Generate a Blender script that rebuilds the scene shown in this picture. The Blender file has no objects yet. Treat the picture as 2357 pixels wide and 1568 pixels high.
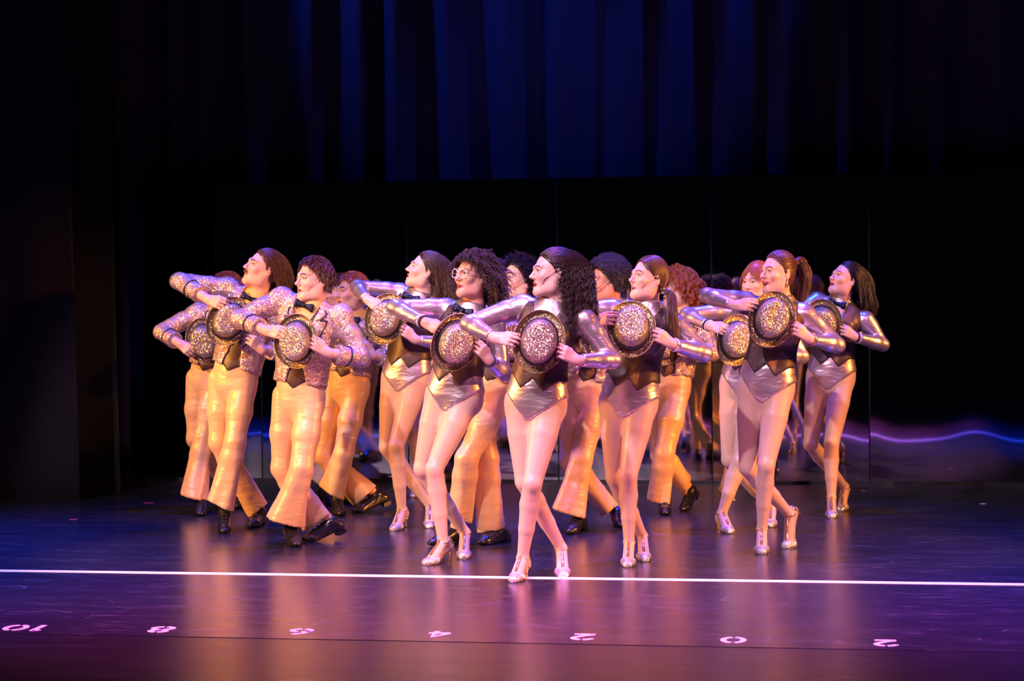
import bpy, math
import numpy as np
from mathutils import Vector, Matrix

# ------------------------------------------------------------------ camera, world, lights
W_PX, H_PX, F_PX = 2357.0, 1568.0, 4583.0
CAMH, ROLL, PITCH, YAW = 1.41, 0.0078, math.atan(80 / 4583.0), math.radians(8.86)
ca, sa, cp, sp = math.cos(ROLL), math.sin(ROLL), math.cos(PITCH), math.sin(PITCH)
cy, sy = math.cos(YAW), math.sin(YAW)
scene = bpy.context.scene
COL = scene.collection


def l2w(p):
    return Vector((cy * p[0] - sy * p[1], sy * p[0] + cy * p[1], p[2]))


def ray(px, py):
    u, v = (px - W_PX / 2) / F_PX, -(py - H_PX / 2) / F_PX
    x, y = u * ca + v * sa, -u * sa + v * ca
    f, z = cp + y * sp, -sp + y * cp
    return x / f, z / f


def at(px, py, d):
    x, z = ray(px, py)
    return np.array([x * d, d, CAMH + z * d])


def ground(px, py):
    x, z = ray(px, py)
    d = -CAMH / z
    return np.array([x * d, d, 0.0])


cam_data = bpy.data.cameras.new('camera')
cam = bpy.data.objects.new('camera', cam_data)
COL.objects.link(cam)
cam_data.sensor_width = 36.0
cam_data.lens = 36.0 * F_PX / W_PX
cam_data.clip_end = 100
Xh, Uh = np.array([1, 0, 0]), np.array([0, sp, cp])
cr, cu = ca * Xh - sa * Uh, sa * Xh + ca * Uh
cb = np.cross(cr, cu)
mw = Matrix([list(l2w(cr)) + [0], list(l2w(cu)) + [0], list(l2w(cb)) + [0], [0, 0, 0, 1]]).transposed()
mw = Matrix((
    (l2w(cr)[0], l2w(cu)[0], l2w(cb)[0], 0), (l2w(cr)[1], l2w(cu)[1], l2w(cb)[1], 0),
    (l2w(cr)[2], l2w(cu)[2], l2w(cb)[2], CAMH), (0, 0, 0, 1)))
cam.matrix_world = mw
cam_data.dof.use_dof = True
cam_data.dof.focus_distance = 10.4
cam_data.dof.aperture_fstop = 4.0
scene.camera = cam

world = bpy.data.worlds.new('dark_house')
scene.world = world
world.use_nodes = True
world.node_tree.nodes['Background'].inputs[0].default_value = (0.02, 0.03, 0.06, 1)
world.node_tree.nodes['Background'].inputs[1].default_value = 0.03
scene.view_settings.view_transform = 'Standard'
scene.view_settings.look = 'None'
scene.view_settings.exposure = 0.0
scene.view_settings.gamma = 1.0
scene.view_settings.use_curve_mapping = False

YM = l2w(ground(1178, 1110))[1]          # the mirror wall's line upstage


def aim(o, tgt):
    d = Vector(tgt) - o.location
    o.rotation_euler = d.to_track_quat('-Z', 'Y').to_euler()


def spot(name, loc, tgt, power, color, angle=40, blend=0.5, size=0.15):
    l = bpy.data.lights.new(name, 'SPOT')
    l.energy, l.color, l.spot_size, l.spot_blend, l.shadow_soft_size = power, color, math.radians(angle), blend, size
    o = bpy.data.objects.new(name, l)
    COL.objects.link(o)
    o.location = loc
    aim(o, tgt)
    return o


def area(name, loc, tgt, power, color, sx, sy_, spread=180):
    l = bpy.data.lights.new(name, 'AREA')
    l.shape, l.size, l.size_y, l.energy, l.color = 'RECTANGLE', sx, sy_, power, color
    l.spread = math.radians(spread)
    o = bpy.data.objects.new(name, l)
    COL.objects.link(o)
    o.location = loc
    aim(o, tgt)
    return o


CX, CY = l2w((0, 11.3, 0))[0], l2w((0, 11.3, 0))[1]      # middle of the troupe
# front of house, steep and shuttered off the back curtain
spot('front_key_spot', (CX - 4.4, 3.8, 6.8), (CX - 1.7, CY + 0.2, 0.9), 2750, (1.0, 0.65, 0.88), 32, 0.25, 0.10)
spot('front_key_spot', (CX - 1.6, 4.4, 6.8), (CX + 1.3, CY + 0.9, 0.65), 2650, (1.0, 0.65, 0.88), 32, 0.25, 0.10)
spot('front_fill_spot', (CX + 4.0, 4.2, 6.4), (CX + 0.5, CY + 0.2, 0.9), 750, (0.95, 0.32, 0.85), 38, 0.4, 0.15)
# booms in the wings, tilted down across the stage
spot('left_boom_light', (CX - 4.9, CY - 1.9, 2.4), (CX - 0.5, CY + 0.5, 0.5), 1700, (1.0, 0.38, 0.07), 46, 0.35, 0.12)
spot('right_boom_light', (CX + 5.4, CY - 0.6, 2.4), (CX + 0.9, CY + 0.6, 0.5), 1900, (1.0, 0.32, 0.06), 46, 0.35, 0.12)
spot('left_boom_light', (CX - 4.6, CY + 0.9, 2.2), (CX - 2.3, CY + 2.0, 0.7), 420, (1.0, 0.38, 0.07), 44, 0.4, 0.12)
spot('right_boom_light', (CX + 4.7, CY + 1.6, 2.2), (CX + 1.7, CY + 2.1, 0.7), 620, (1.0, 0.32, 0.06), 42, 0.4, 0.12)
# overhead blue wash, then added spots that tint the floor
for x, p in ((-7.0, 11000), (-4.4, 9000), (-1.4, 3200), (1.5, 3200), (4.4, 9000), (6.8, 10500)):
    yb_ = 1.7 if abs(x) < 3 else 0.2
    spot('overhead_blue_spot', (CX + x, CY + yb_, 6.6), (CX + x, CY + yb_ - 1.2, 0), p, (0.01, 0.05, 1.0), 58, 0.9, 0.2)
for x in (-0.7, 1.6):
    spot('added_magenta_spot', (CX + x, CY - 4.4, 7.0), (CX + x, CY - 2.3, 0), 9500, (1.0, 0.10, 0.50), 34, 1.0, 0.2)  # added pools, reinforcing the dancers' colour reflected in the floor centre
spot('added_violet_spot', (CX + 0.4, CY + 0.3, 7.0), (CX + 0.4, CY - 0.6, 0), 2200, (0.55, 0.10, 1.0), 56, 1.0, 0.2)  # added to turn the floor among the dancers purple
spot('added_lavender_spot', (CX + 0.5, CY - 5.0, 7.0), (CX + 0.5, CY - 2.6, 0), 2000, (0.75, 0.40, 0.95), 50, 1.0, 0.2)  # added wash, keeps the floor numerals pale beside the magenta
# blue raking across the back curtain from both sides
for x, tx, p in ((-4.0, -1.0, 420), (2.6, 0.0, 300), (-0.6, -0.5, 150)):
    spot('curtain_blue_spot', (CX + x, YM - 0.9, 6.0), (CX + tx, YM + 0.5, 3.2), p, (0.01, 0.06, 1.0), 44, 1.0, 0.1)

# ------------------------------------------------------------------ materials


def new_mat(name):
    m = bpy.data.materials.new(name)
    m.use_nodes = True
    nt = m.node_tree
    return m, nt, nt.nodes['Principled BSDF'], nt.nodes, nt.links


def mat(name, color, rough=0.5, metal=0.0, sheen=0.0, coat=0.0, bump=None, emit=None, sss=0.0, spec=0.5, var=0.0):
    m, nt, b, N, L = new_mat(name)
    b.inputs['Base Color'].default_value = (*color, 1)
    b.inputs['Roughness'].default_value = rough
    b.inputs['Metallic'].default_value = metal
    b.inputs['Sheen Weight'].default_value = sheen
    b.inputs['Coat Weight'].default_value = coat
    b.inputs['Specular IOR Level'].default_value = spec
    if sss:
        b.inputs['Subsurface Weight'].default_value = sss
        b.inputs['Subsurface Radius'].default_value = (0.012, 0.005, 0.003)
        b.inputs['Subsurface Scale'].default_value = 1.0
    tc = N.new('ShaderNodeTexCoord')
    if var:
        n = N.new('ShaderNodeTexNoise'); n.inputs['Scale'].default_value = 14
        L.new(tc.outputs['Object'], n.inputs['Vector'])
        mx = N.new('ShaderNodeMix'); mx.data_type = 'RGBA'
        mx.inputs[6].default_value = (*[c * (1 - var) for c in color], 1)
        mx.inputs[7].default_value = (*[min(1, c * (1 + var)) for c in color], 1)
        L.new(n.outputs['Fac'], mx.inputs[0]); L.new(mx.outputs[2], b.inputs['Base Color'])
    if bump:
        sc, st, dist = bump
        mp = N.new('ShaderNodeMapping'); mp.inputs['Scale'].default_value = sc
        n = N.new('ShaderNodeTexNoise'); n.inputs['Scale'].default_value = 1.0
        n.inputs['Detail'].default_value = 3; n.inputs['Distortion'].default_value = 0.6
        L.new(tc.outputs['Object'], mp.inputs['Vector']); L.new(mp.outputs[0], n.inputs['Vector'])
        bp = N.new('ShaderNodeBump'); bp.inputs['Strength'].default_value = st; bp.inputs['Distance'].default_value = dist
        L.new(n.outputs['Fac'], bp.inputs['Height']); L.new(bp.outputs[0], b.inputs['Normal'])
    return m


def glitter(name, c1, c2, cell=0.0035, tilt=1.1, rough=0.22, dark=0.35, metal=0.7):
    m, nt, b, N, L = new_mat(name)
    tc = N.new('ShaderNodeTexCoord')
    v = N.new('ShaderNodeTexVoronoi'); v.inputs['Scale'].default_value = 1.0 / cell
    L.new(tc.outputs['Object'], v.inputs['Vector'])
    sub = N.new('ShaderNodeVectorMath'); sub.operation = 'SUBTRACT'; sub.inputs[1].default_value = (0.5, 0.5, 0.5)
    L.new(v.outputs['Color'], sub.inputs[0])
    sc = N.new('ShaderNodeVectorMath'); sc.operation = 'SCALE'; sc.inputs['Scale'].default_value = tilt
    L.new(sub.outputs[0], sc.inputs[0])
    g = N.new('ShaderNodeNewGeometry')
    ad = N.new('ShaderNodeVectorMath'); ad.operation = 'ADD'
    L.new(g.outputs['Normal'], ad.inputs[0]); L.new(sc.outputs[0], ad.inputs[1])
    nm = N.new('ShaderNodeVectorMath'); nm.operation = 'NORMALIZE'
    L.new(ad.outputs[0], nm.inputs[0]); L.new(nm.outputs[0], b.inputs['Normal'])
    sep = N.new('ShaderNodeSeparateColor'); L.new(v.outputs['Color'], sep.inputs[0])
    mx = N.new('ShaderNodeMix'); mx.data_type = 'RGBA'
    mx.inputs[6].default_value = (*c1, 1); mx.inputs[7].default_value = (*c2, 1)
    L.new(sep.outputs[0], mx.inputs[0])
    mr = N.new('ShaderNodeMapRange'); mr.inputs['To Min'].default_value = dark; mr.inputs['To Max'].default_value = 1.0
    L.new(sep.outputs[1], mr.inputs['Value'])
    ml = N.new('ShaderNodeVectorMath'); ml.operation = 'SCALE'
    L.new(mx.outputs[2], ml.inputs[0]); L.new(mr.outputs[0], ml.inputs['Scale'])
    L.new(ml.outputs[0], b.inputs['Base Color'])
    b.inputs['Metallic'].default_value = metal
    b.inputs['Roughness'].default_value = rough
    return m


def vest_mat():
    m, nt, b, N, L = new_mat('striped_vest_cloth')
    at_ = N.new('ShaderNodeAttribute'); at_.attribute_name = 'tc'
    sep = N.new('ShaderNodeSeparateXYZ'); L.new(at_.outputs['Vector'], sep.inputs[0])
    # chevrons: fold x into a zigzag and add it to the height
    pp = N.new('ShaderNodeMath'); pp.operation = 'PINGPONG'; pp.inputs[1].default_value = 0.055
    L.new(sep.outputs['X'], pp.inputs[0])
    m1 = N.new('ShaderNodeMath'); m1.operation = 'MULTIPLY'; m1.inputs[1].default_value = 2.3
    L.new(pp.outputs[0], m1.inputs[0])
    ns = N.new('ShaderNodeTexNoise'); ns.inputs['Scale'].default_value = 22
    L.new(at_.outputs['Vector'], ns.inputs['Vector'])
    m2 = N.new('ShaderNodeMath'); m2.operation = 'MULTIPLY'; m2.inputs[1].default_value = 0.05
    L.new(ns.outputs['Fac'], m2.inputs[0])
    a1 = N.new('ShaderNodeMath'); L.new(m1.outputs[0], a1.inputs[0]); L.new(sep.outputs['Z'], a1.inputs[1])
    a2 = N.new('ShaderNodeMath'); L.new(a1.outputs[0], a2.inputs[0]); L.new(m2.outputs[0], a2.inputs[1])
    m3 = N.new('ShaderNodeMath'); m3.operation = 'MULTIPLY'; m3.inputs[1].default_value = 520.0
    L.new(a2.outputs[0], m3.inputs[0])
    s = N.new('ShaderNodeMath'); s.operation = 'SINE'; L.new(m3.outputs[0], s.inputs[0])
    r = N.new('ShaderNodeMapRange'); r.inputs['From Min'].default_value = 0.55; r.inputs['From Max'].default_value = 1.0
    L.new(s.outputs[0], r.inputs['Value'])
    mx = N.new('ShaderNodeMix'); mx.data_type = 'RGBA'
    mx.inputs[6].default_value = (0.004, 0.003, 0.006, 1); mx.inputs[7].default_value = (0.36, 0.22, 0.14, 1)
    L.new(r.outputs[0], mx.inputs[0]); L.new(mx.outputs[2], b.inputs['Base Color'])
    mt = N.new('ShaderNodeMath'); mt.operation = 'MULTIPLY'; mt.inputs[1].default_value = 0.7
    L.new(r.outputs[0], mt.inputs[0]); L.new(mt.outputs[0], b.inputs['Metallic'])
    b.inputs['Roughness'].default_value = 0.4
    bp = N.new('ShaderNodeBump'); bp.inputs['Strength'].default_value = 0.5; bp.inputs['Distance'].default_value = 0.002
    L.new(r.outputs[0], bp.inputs['Height']); L.new(bp.outputs[0], b.inputs['Normal'])
    return m


def tights_mat(name, color, net):
    m, nt, b, N, L = new_mat(name)
    b.inputs['Roughness'].default_value = 0.42
    b.inputs['Sheen Weight'].default_value = 0.25
    b.inputs['Base Color'].default_value = (*color, 1)
    if net:
        tc = N.new('ShaderNodeTexCoord')
        facs = []
        for rot in (0.9, -0.9):
            mp = N.new('ShaderNodeMapping'); mp.inputs['Rotation'].default_value = (0, rot, 0)
            w = N.new('ShaderNodeTexWave'); w.inputs['Scale'].default_value = 44; w.inputs['Distortion'].default_value = 0
            L.new(tc.outputs['Object'], mp.inputs['Vector']); L.new(mp.outputs[0], w.inputs['Vector'])
            facs.append(w)
        mn = N.new('ShaderNodeMath'); mn.operation = 'MINIMUM'
        L.new(facs[0].outputs['Fac'], mn.inputs[0]); L.new(facs[1].outputs['Fac'], mn.inputs[1])
        mr = N.new('ShaderNodeMapRange'); mr.inputs['From Max'].default_value = 0.25
        mr.inputs['To Min'].default_value = 0.6
        L.new(mn.outputs[0], mr.inputs['Value'])
        ml = N.new('ShaderNodeVectorMath'); ml.operation = 'SCALE'; ml.inputs[0].default_value = color
        L.new(mr.outputs[0], ml.inputs['Scale']); L.new(ml.outputs[0], b.inputs['Base Color'])
    return m


def hair_mat(name, color, rough=0.38):
    m = mat(name, color, rough, 0.0, spec=0.6)
    return m


M = {}
M['silver'] = mat('silver_stretch_foil', (0.66, 0.56, 0.53), 0.33, 0.85, bump=((12, 12, 34), 0.35, 0.010))
M['satin'] = mat('gold_satin', (0.78, 0.51, 0.22), 0.42, 0.12, sheen=0.2, bump=((9, 9, 20), 0.5, 0.012))
M['shirt'] = mat('mustard_knit', (0.72, 0.45, 0.14), 0.6, bump=((20, 20, 90), 0.3, 0.004))
M['jacket'] = glitter('rose_gold_sequins', (0.95, 0.62, 0.42), (1.0, 0.86, 0.80), 0.0046, 0.85, 0.32, 0.35, 0.6)
M['hat'] = glitter('gold_glitter', (0.95, 0.70, 0.28), (1.0, 0.95, 0.85), 0.0037, 1.0, 0.30, 0.12, 0.7)
M['brim'] = glitter('dark_gold_glitter', (0.92, 0.62, 0.18), (1.0, 0.90, 0.60), 0.0040, 0.9, 0.32, 0.18, 0.65)
M['shoe'] = glitter('silver_glitter', (0.9, 0.86, 0.8), (1, 1, 1), 0.0035, 0.8, 0.25, 0.6)
M['gold'] = mat('gold_leather', (0.85, 0.58, 0.25), 0.25, 0.9)
M['black_leather'] = mat('black_leather', (0.012, 0.011, 0.014), 0.25, 0, coat=0.3, bump=((60, 60, 60), 0.2, 0.003))
M['black'] = mat('black_ribbon', (0.006, 0.006, 0.010), 0.5)
M['navy'] = mat('navy_piping', (0.01, 0.014, 0.05), 0.45)
M['bow'] = glitter('navy_sequins', (0.01, 0.02, 0.06), (0.03, 0.05, 0.12), 0.004, 0.7, 0.3, 0.3)
M['vest'] = vest_mat()
M['tights'] = tights_mat('tan_tights', (0.58, 0.41, 0.25), False)
M['fishnet'] = tights_mat('tan_fishnet_tights', (0.62, 0.44, 0.27), True)
M['skin_fair'] = mat('fair_skin', (0.67, 0.43, 0.32), 0.45, sss=0.12)
M['skin_tan'] = mat('tan_skin', (0.60, 0.34, 0.22), 0.45, sss=0.1)
M['skin_brown'] = mat('brown_skin', (0.46, 0.24, 0.15), 0.45, sss=0.1)
M['lips'] = mat('red_lips', (0.50, 0.03, 0.05), 0.35)
M['lips_plain'] = mat('natural_lips', (0.55, 0.22, 0.18), 0.45)
M['mouth'] = mat('mouth_inside', (0.06, 0.008, 0.01), 0.5)
M['white'] = mat('white_enamel', (0.85, 0.82, 0.8), 0.3)
M['iris'] = mat('dark_iris', (0.03, 0.02, 0.015), 0.2)
M['brow'] = mat('brow_hair', (0.035, 0.018, 0.012), 0.7)
M['mic'] = mat('tan_mic_wire', (0.75, 0.55, 0.42), 0.4)
M['glass_rim'] = mat('clear_rim', (0.75, 0.72, 0.78), 0.2)
M['bracelet'] = mat('black_beads', (0.02, 0.015, 0.03), 0.25, bump=((300, 300, 300), 1.0, 0.004))
M['pearl'] = mat('pale_beads', (0.85, 0.75, 0.8), 0.25, 0.3, bump=((300, 300, 300), 1.0, 0.004))
HAIRC = {'darkbrown': (0.030, 0.013, 0.010), 'brown': (0.075, 0.030, 0.018), 'black': (0.008, 0.007, 0.010),
         'auburn': (0.26, 0.075, 0.025), 'lightbrown': (0.12, 0.050, 0.025), 'ginger': (0.35, 0.13, 0.05)}
for k_, c_ in HAIRC.items():
    M['hair_' + k_] = hair_mat(k_ + '_hair', c_)

# ------------------------------------------------------------------ mesh helpers


def link(name, data, parent=None):
    o = bpy.data.objects.new(name, data)
    COL.objects.link(o)
    if parent is not None:
        o.parent = parent
    return o


def tag(o, label=None, cat=None, group=None, kind=None):
    if label: o['label'] = label
    if cat: o['category'] = cat
    if group: o['group'] = group
    if kind: o['kind'] = kind
    return o


def arr_mesh(name, V, Q, mats, mi=None, smooth=True, tc=None):
    """V (n,3), Q (m,4) quads or list of faces"""
    me = bpy.data.meshes.new(name)
    if isinstance(Q, np.ndarray):
        n, m = len(V), len(Q)
        kk = Q.shape[1]
        me.vertices.add(n); me.vertices.foreach_set('co', np.asarray(V, np.float32).ravel())
        me.loops.add(m * kk); me.loops.foreach_set('vertex_index', Q.astype(np.int32).ravel())
        me.polygons.add(m)
        me.polygons.foreach_set('loop_start', np.arange(0, m * kk, kk, dtype=np.int32))
        if mi is not None:
            me.polygons.foreach_set('material_index', np.asarray(mi, np.int32))
        me.update(calc_edges=True)
        me.validate()
    else:
        me.from_pydata([tuple(v) for v in V], [], Q)
        if mi is not None:
            me.polygons.foreach_set('material_index', np.asarray(mi, np.int32))
        me.update()
    me.polygons.foreach_set('use_smooth', np.full(len(me.polygons), smooth))
    for x in (mats if isinstance(mats, (list, tuple)) else [mats]):
        me.materials.append(x)
    if tc is not None:
        a = me.attributes.new('tc', 'FLOAT_VECTOR', 'POINT')
        a.data.foreach_set('vector', np.asarray(tc, np.float32).ravel())
    return me


def nrm(v):
    v = np.asarray(v, float)
    return v / (np.linalg.norm(v) + 1e-9)


def cap(a, b, ra, rb, k=0.02, fl=None, c=1.0, flat=False):
    return dict(t='c', a=np.asarray(a, float), b=np.asarray(b, float), ra=ra, rb=rb, k=k, fl=fl, c=c, flat=flat)


def ell(c, r, R=None, k=0.02):
    return dict(t='e', c=np.asarray(c, float), r=np.asarray(r, float) * np.ones(3), R=R, k=k)


def neg(p):
    p = dict(p); p['neg'] = True
    return p


def pdist(p, P, infl):
    if p['t'] == 'c':
        a, b = p['a'], p['b']
        ab = b - a
        L2 = float(ab @ ab) + 1e-9
        v = [P[i] - a[i] for i in range(3)]
        t = (v[0] * ab[0] + v[1] * ab[1] + v[2] * ab[2]) / L2
        tc_ = np.clip(t, 0, 1)
        q = [v[i] - tc_ * ab[i] for i in range(3)]
        d2 = q[0] ** 2 + q[1] ** 2 + q[2] ** 2
        if p['fl'] is not None:
            f = p['fl']
            qf = q[0] * f[0] + q[1] * f[1] + q[2] * f[2]
            d2 = d2 + (p['c'] ** 2 - 1) * qf ** 2
        d = np.sqrt(np.maximum(d2, 0)) - (p['ra'] + (p['rb'] - p['ra']) * tc_) - infl
        if p['flat']:
            d = np.maximum(d, (t - 1) * math.sqrt(L2))
        return d
    v = [P[i] - p['c'][i] for i in range(3)]
    if p['R'] is not None:
        R = p['R']
        v = [v[0] * R[0, i] + v[1] * R[1, i] + v[2] * R[2, i] for i in range(3)]
    r = p['r'] + infl
    k0 = np.sqrt((v[0] / r[0]) ** 2 + (v[1] / r[1]) ** 2 + (v[2] / r[2]) ** 2)
    k1 = np.sqrt((v[0] / r[0] ** 2) ** 2 + (v[1] / r[1] ** 2) ** 2 + (v[2] / r[2] ** 2) ** 2)
    return k0 * (k0 - 1) / (k1 + 1e-6)


def pbox(p):
    if p['t'] == 'c':
        m = max(p['ra'], p['rb'])
        return np.minimum(p['a'], p['b']) - m, np.maximum(p['a'], p['b']) + m
    m = p['r'].max()
    return p['c'] - m, p['c'] + m


LOD = [1.0]


class Field:
    def __init__(s, prims, h, infl=0.0):
        h = h * LOD[0]
        lo = np.min([pbox(p)[0] for p in prims if not p.get('neg')], 0) - infl - 3 * h
        hi = np.max([pbox(p)[1] for p in prims if not p.get('neg')], 0) + infl + 3 * h
        s.o, s.h = lo, h
        n = np.ceil((hi - lo) / h).astype(int) + 1
        s.ax = [(lo[i] + h * np.arange(n[i])).astype(np.float32) for i in range(3)]
        s.D = np.full(tuple(n), 0.2, np.float32)
        for p in prims:
            a, b = pbox(p)
            mg = infl + p['k'] + 0.03
            i0 = np.maximum(((a - mg - lo) / h).astype(int), 0)
            i1 = np.minimum(((b + mg - lo) / h).astype(int) + 2, n)
            if np.any(i1 <= i0): continue
            sl = tuple(slice(i0[i], i1[i]) for i in range(3))
            P = [s.ax[0][sl[0]][:, None, None], s.ax[1][sl[1]][None, :, None], s.ax[2][sl[2]][None, None, :]]
            d = pdist(p, P, infl if not p.get('neg') else 0.0)
            A = s.D[sl]
            k = p['k']
            if p.get('neg'):
                hh = np.maximum(k - np.abs(A + d), 0) / k
                s.D[sl] = np.maximum(A, -d) + hh * hh * k * 0.25
            else:
                hh = np.maximum(k - np.abs(A - d), 0) / k
                s.D[sl] = np.minimum(A, d) - hh * hh * k * 0.25

    def P(s):
        return [s.ax[0][:, None, None], s.ax[1][None, :, None], s.ax[2][None, None, :]]

    def noise(s, freq, amp, seed, stretch=(1, 1, 1), n=7):
        r = np.random.RandomState(seed)
        P = s.P()
        acc = 0
        for i in range(n):
            d = r.normal(size=3); d /= np.linalg.norm(d); d = d * freq * r.uniform(0.6, 1.5) * np.array(stretch)
            acc = acc + np.sin(P[0] * d[0] + P[1] * d[1] + P[2] * d[2] + r.uniform(0, 6.28))
        s.D += (acc * (amp / math.sqrt(n))).astype(np.float32)

    def keep(s, g):
        """g<0 is kept"""
        s.D = np.maximum(s.D, g.astype(np.float32))

    def mesh(s):
        D, h = s.D, s.h
        ins = D < 0
        c = np.zeros(tuple(np.array(D.shape) - 1), np.int8)
        sl = (slice(None, -1), slice(1, None))
        for a in (0, 1):
            for b in (0, 1):
                for e in (0, 1):
                    c += ins[sl[a], sl[b], sl[e]]
        act = (c > 0) & (c < 8)
        I, J, K = np.nonzero(act)
        idx = np.full(c.shape, -1, np.int32); idx[I, J, K] = np.arange(len(I))
        pos = np.zeros((len(I), 3)); cnt = np.zeros(len(I))
        corners = [(x, y, z) for x in (0, 1) for y in (0, 1) for z in (0, 1)]
        for i, ca_ in enumerate(corners):
            for cb_ in corners[i + 1:]:
                if sum(abs(ca_[q] - cb_[q]) for q in range(3)) != 1: continue
                da = D[I + ca_[0], J + ca_[1], K + ca_[2]]; db = D[I + cb_[0], J + cb_[1], K + cb_[2]]
                m = (da < 0) != (db < 0)
                t = (da[m] / (da[m] - db[m]))[:, None]
                A_, B_ = np.array(ca_, float), np.array(cb_, float)
                pos[m] += A_ + t * (B_ - A_); cnt[m] += 1
        pos /= cnt[:, None]
        V = (pos + np.stack([I, J, K], 1)) * h + s.o
        Q = []
        for ax in range(3):
            sa_ = [slice(1, -1)] * 3; sb_ = [slice(1, -1)] * 3
            sa_[ax] = slice(None, -1); sb_[ax] = slice(1, None)
            A_, B_ = ins[tuple(sa_)], ins[tuple(sb_)]
            m = A_ != B_
            i3 = list(np.nonzero(m))
            flip = B_[m]
            b1, b2 = [(1, 2), (2, 0), (0, 1)][ax]
            base = [x.copy() for x in i3]
            base[b1] += 1; base[b2] += 1
            def cell(o1, o2):
                q = [x.copy() for x in base]
                q[b1] -= o1; q[b2] -= o2
                return idx[q[0], q[1], q[2]]
            q4 = np.stack([cell(1, 1), cell(0, 1), cell(0, 0), cell(1, 0)], 1)
            q4[flip] = q4[flip][:, ::-1]
            Q.append(q4)
        Q = np.concatenate(Q)
        Q = Q[(Q >= 0).all(1)]
        return V, Q


def tube(pts, rad, n=6, flat=None, caps=True):
    """round or flattened tube along pts -> V, quads. flat=(normal, factor)"""
    pts = np.asarray(pts, float)
    K = len(pts)
    rad = np.ones(K) * rad
    T = np.gradient(pts, axis=0)
    up = np.array([0.13, 0.2, 0.97])
    if flat is not None: up = np.asarray(flat[0], float)
    V = []
    for i in range(K):
        t = nrm(T[i]); a = nrm(np.cross(t, up)); b = np.cross(a, t)
        for j in range(n):
            an = 2 * math.pi * j / n
            f = flat[1] if flat is not None else 1.0
            V.append(pts[i] + rad[i] * (a * math.cos(an) + b * math.sin(an) * f))
    Q = []
    for i in range(K - 1):
        for j in range(n):
            Q.append((i * n + j, i * n + (j + 1) % n, (i + 1) * n + (j + 1) % n, (i + 1) * n + j))
    V = np.array(V); Q = np.array(Q)
    if caps:
        e = []
        for base in (0, (K - 1) * n):
            m = len(V)
            V = np.vstack([V, V[base:base + n].mean(0)])
            for j in range(0, n):
                e.append((base + j, base + (j + 1) % n, m, m))
        # degenerate quads are avoided by pairing
        e2 = []
        for q in range(0, n, 2):
            for base, m in ((0, len(V) - 2), ((K - 1) * n, len(V) - 1)):
                e2.append((base + q % n, base + (q + 1) % n, base + (q + 2) % n, m))
        Q = np.vstack([Q, e2])
    return V, Q


def join(parts):
    V, Q, MI, o = [], [], [], 0
    for v, q, mi in parts:
        V.append(v); Q.append(q + o); MI.append(np.ones(len(q), int) * mi if np.isscalar(mi) else mi)
        o += len(v)
    return np.vstack(V), np.vstack(Q), np.concatenate(MI)


def sphere(c, r, n=12, m=8):
    V, Q = [], []
    for i in range(m + 1):
        th = math.pi * (0.02 + 0.96 * i / m)
        for j in range(n):
            ph = 2 * math.pi * j / n
            V.append((math.sin(th) * math.cos(ph), math.cos(th) * -1.0, math.sin(th) * math.sin(ph)))
    for i in range(m):
        for j in range(n):
            Q.append((i * n + j, (i + 1) * n + j, (i + 1) * n + (j + 1) % n, i * n + (j + 1) % n))
    return np.array(V) * r + np.asarray(c), np.array(Q)


def strands(name, P, r0, material, parent, taper=0.35):
    """P (N,K,3)"""
    N_, K_, _ = P.shape
    hc = bpy.data.hair_curves.new(name)
    hc.add_curves([K_] * N_)
    hc.attributes['position'].data.foreach_set('vector', P.astype(np.float32).ravel())
    ra = hc.attributes.get('radius') or hc.attributes.new('radius', 'FLOAT', 'POINT')
    prof = r0 * (1 - (1 - taper) * np.linspace(0, 1, K_) ** 2)
    ra.data.foreach_set('value', np.tile(prof, N_).astype(np.float32))
    hc.materials.append(material)
    o = link(name, hc, parent)
    o['kind'] = 'stuff'
    return o

# ------------------------------------------------------------------ the setting


def box(name, lo, hi, m, parent=None, rot=None):
    (x0, y0, z0), (x1, y1, z1) = lo, hi
    V = [(x0, y0, z0), (x1, y0, z0), (x1, y1, z0), (x0, y1, z0), (x0, y0, z1), (x1, y0, z1), (x1, y1, z1), (x0, y1, z1)]
    F = [(0, 3, 2, 1), (4, 5, 6, 7), (0, 1, 5, 4), (1, 2, 6, 5), (2, 3, 7, 6), (3, 0, 4, 7)]
    return link(name, arr_mesh(name, V, F, m, smooth=False), parent)


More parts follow.
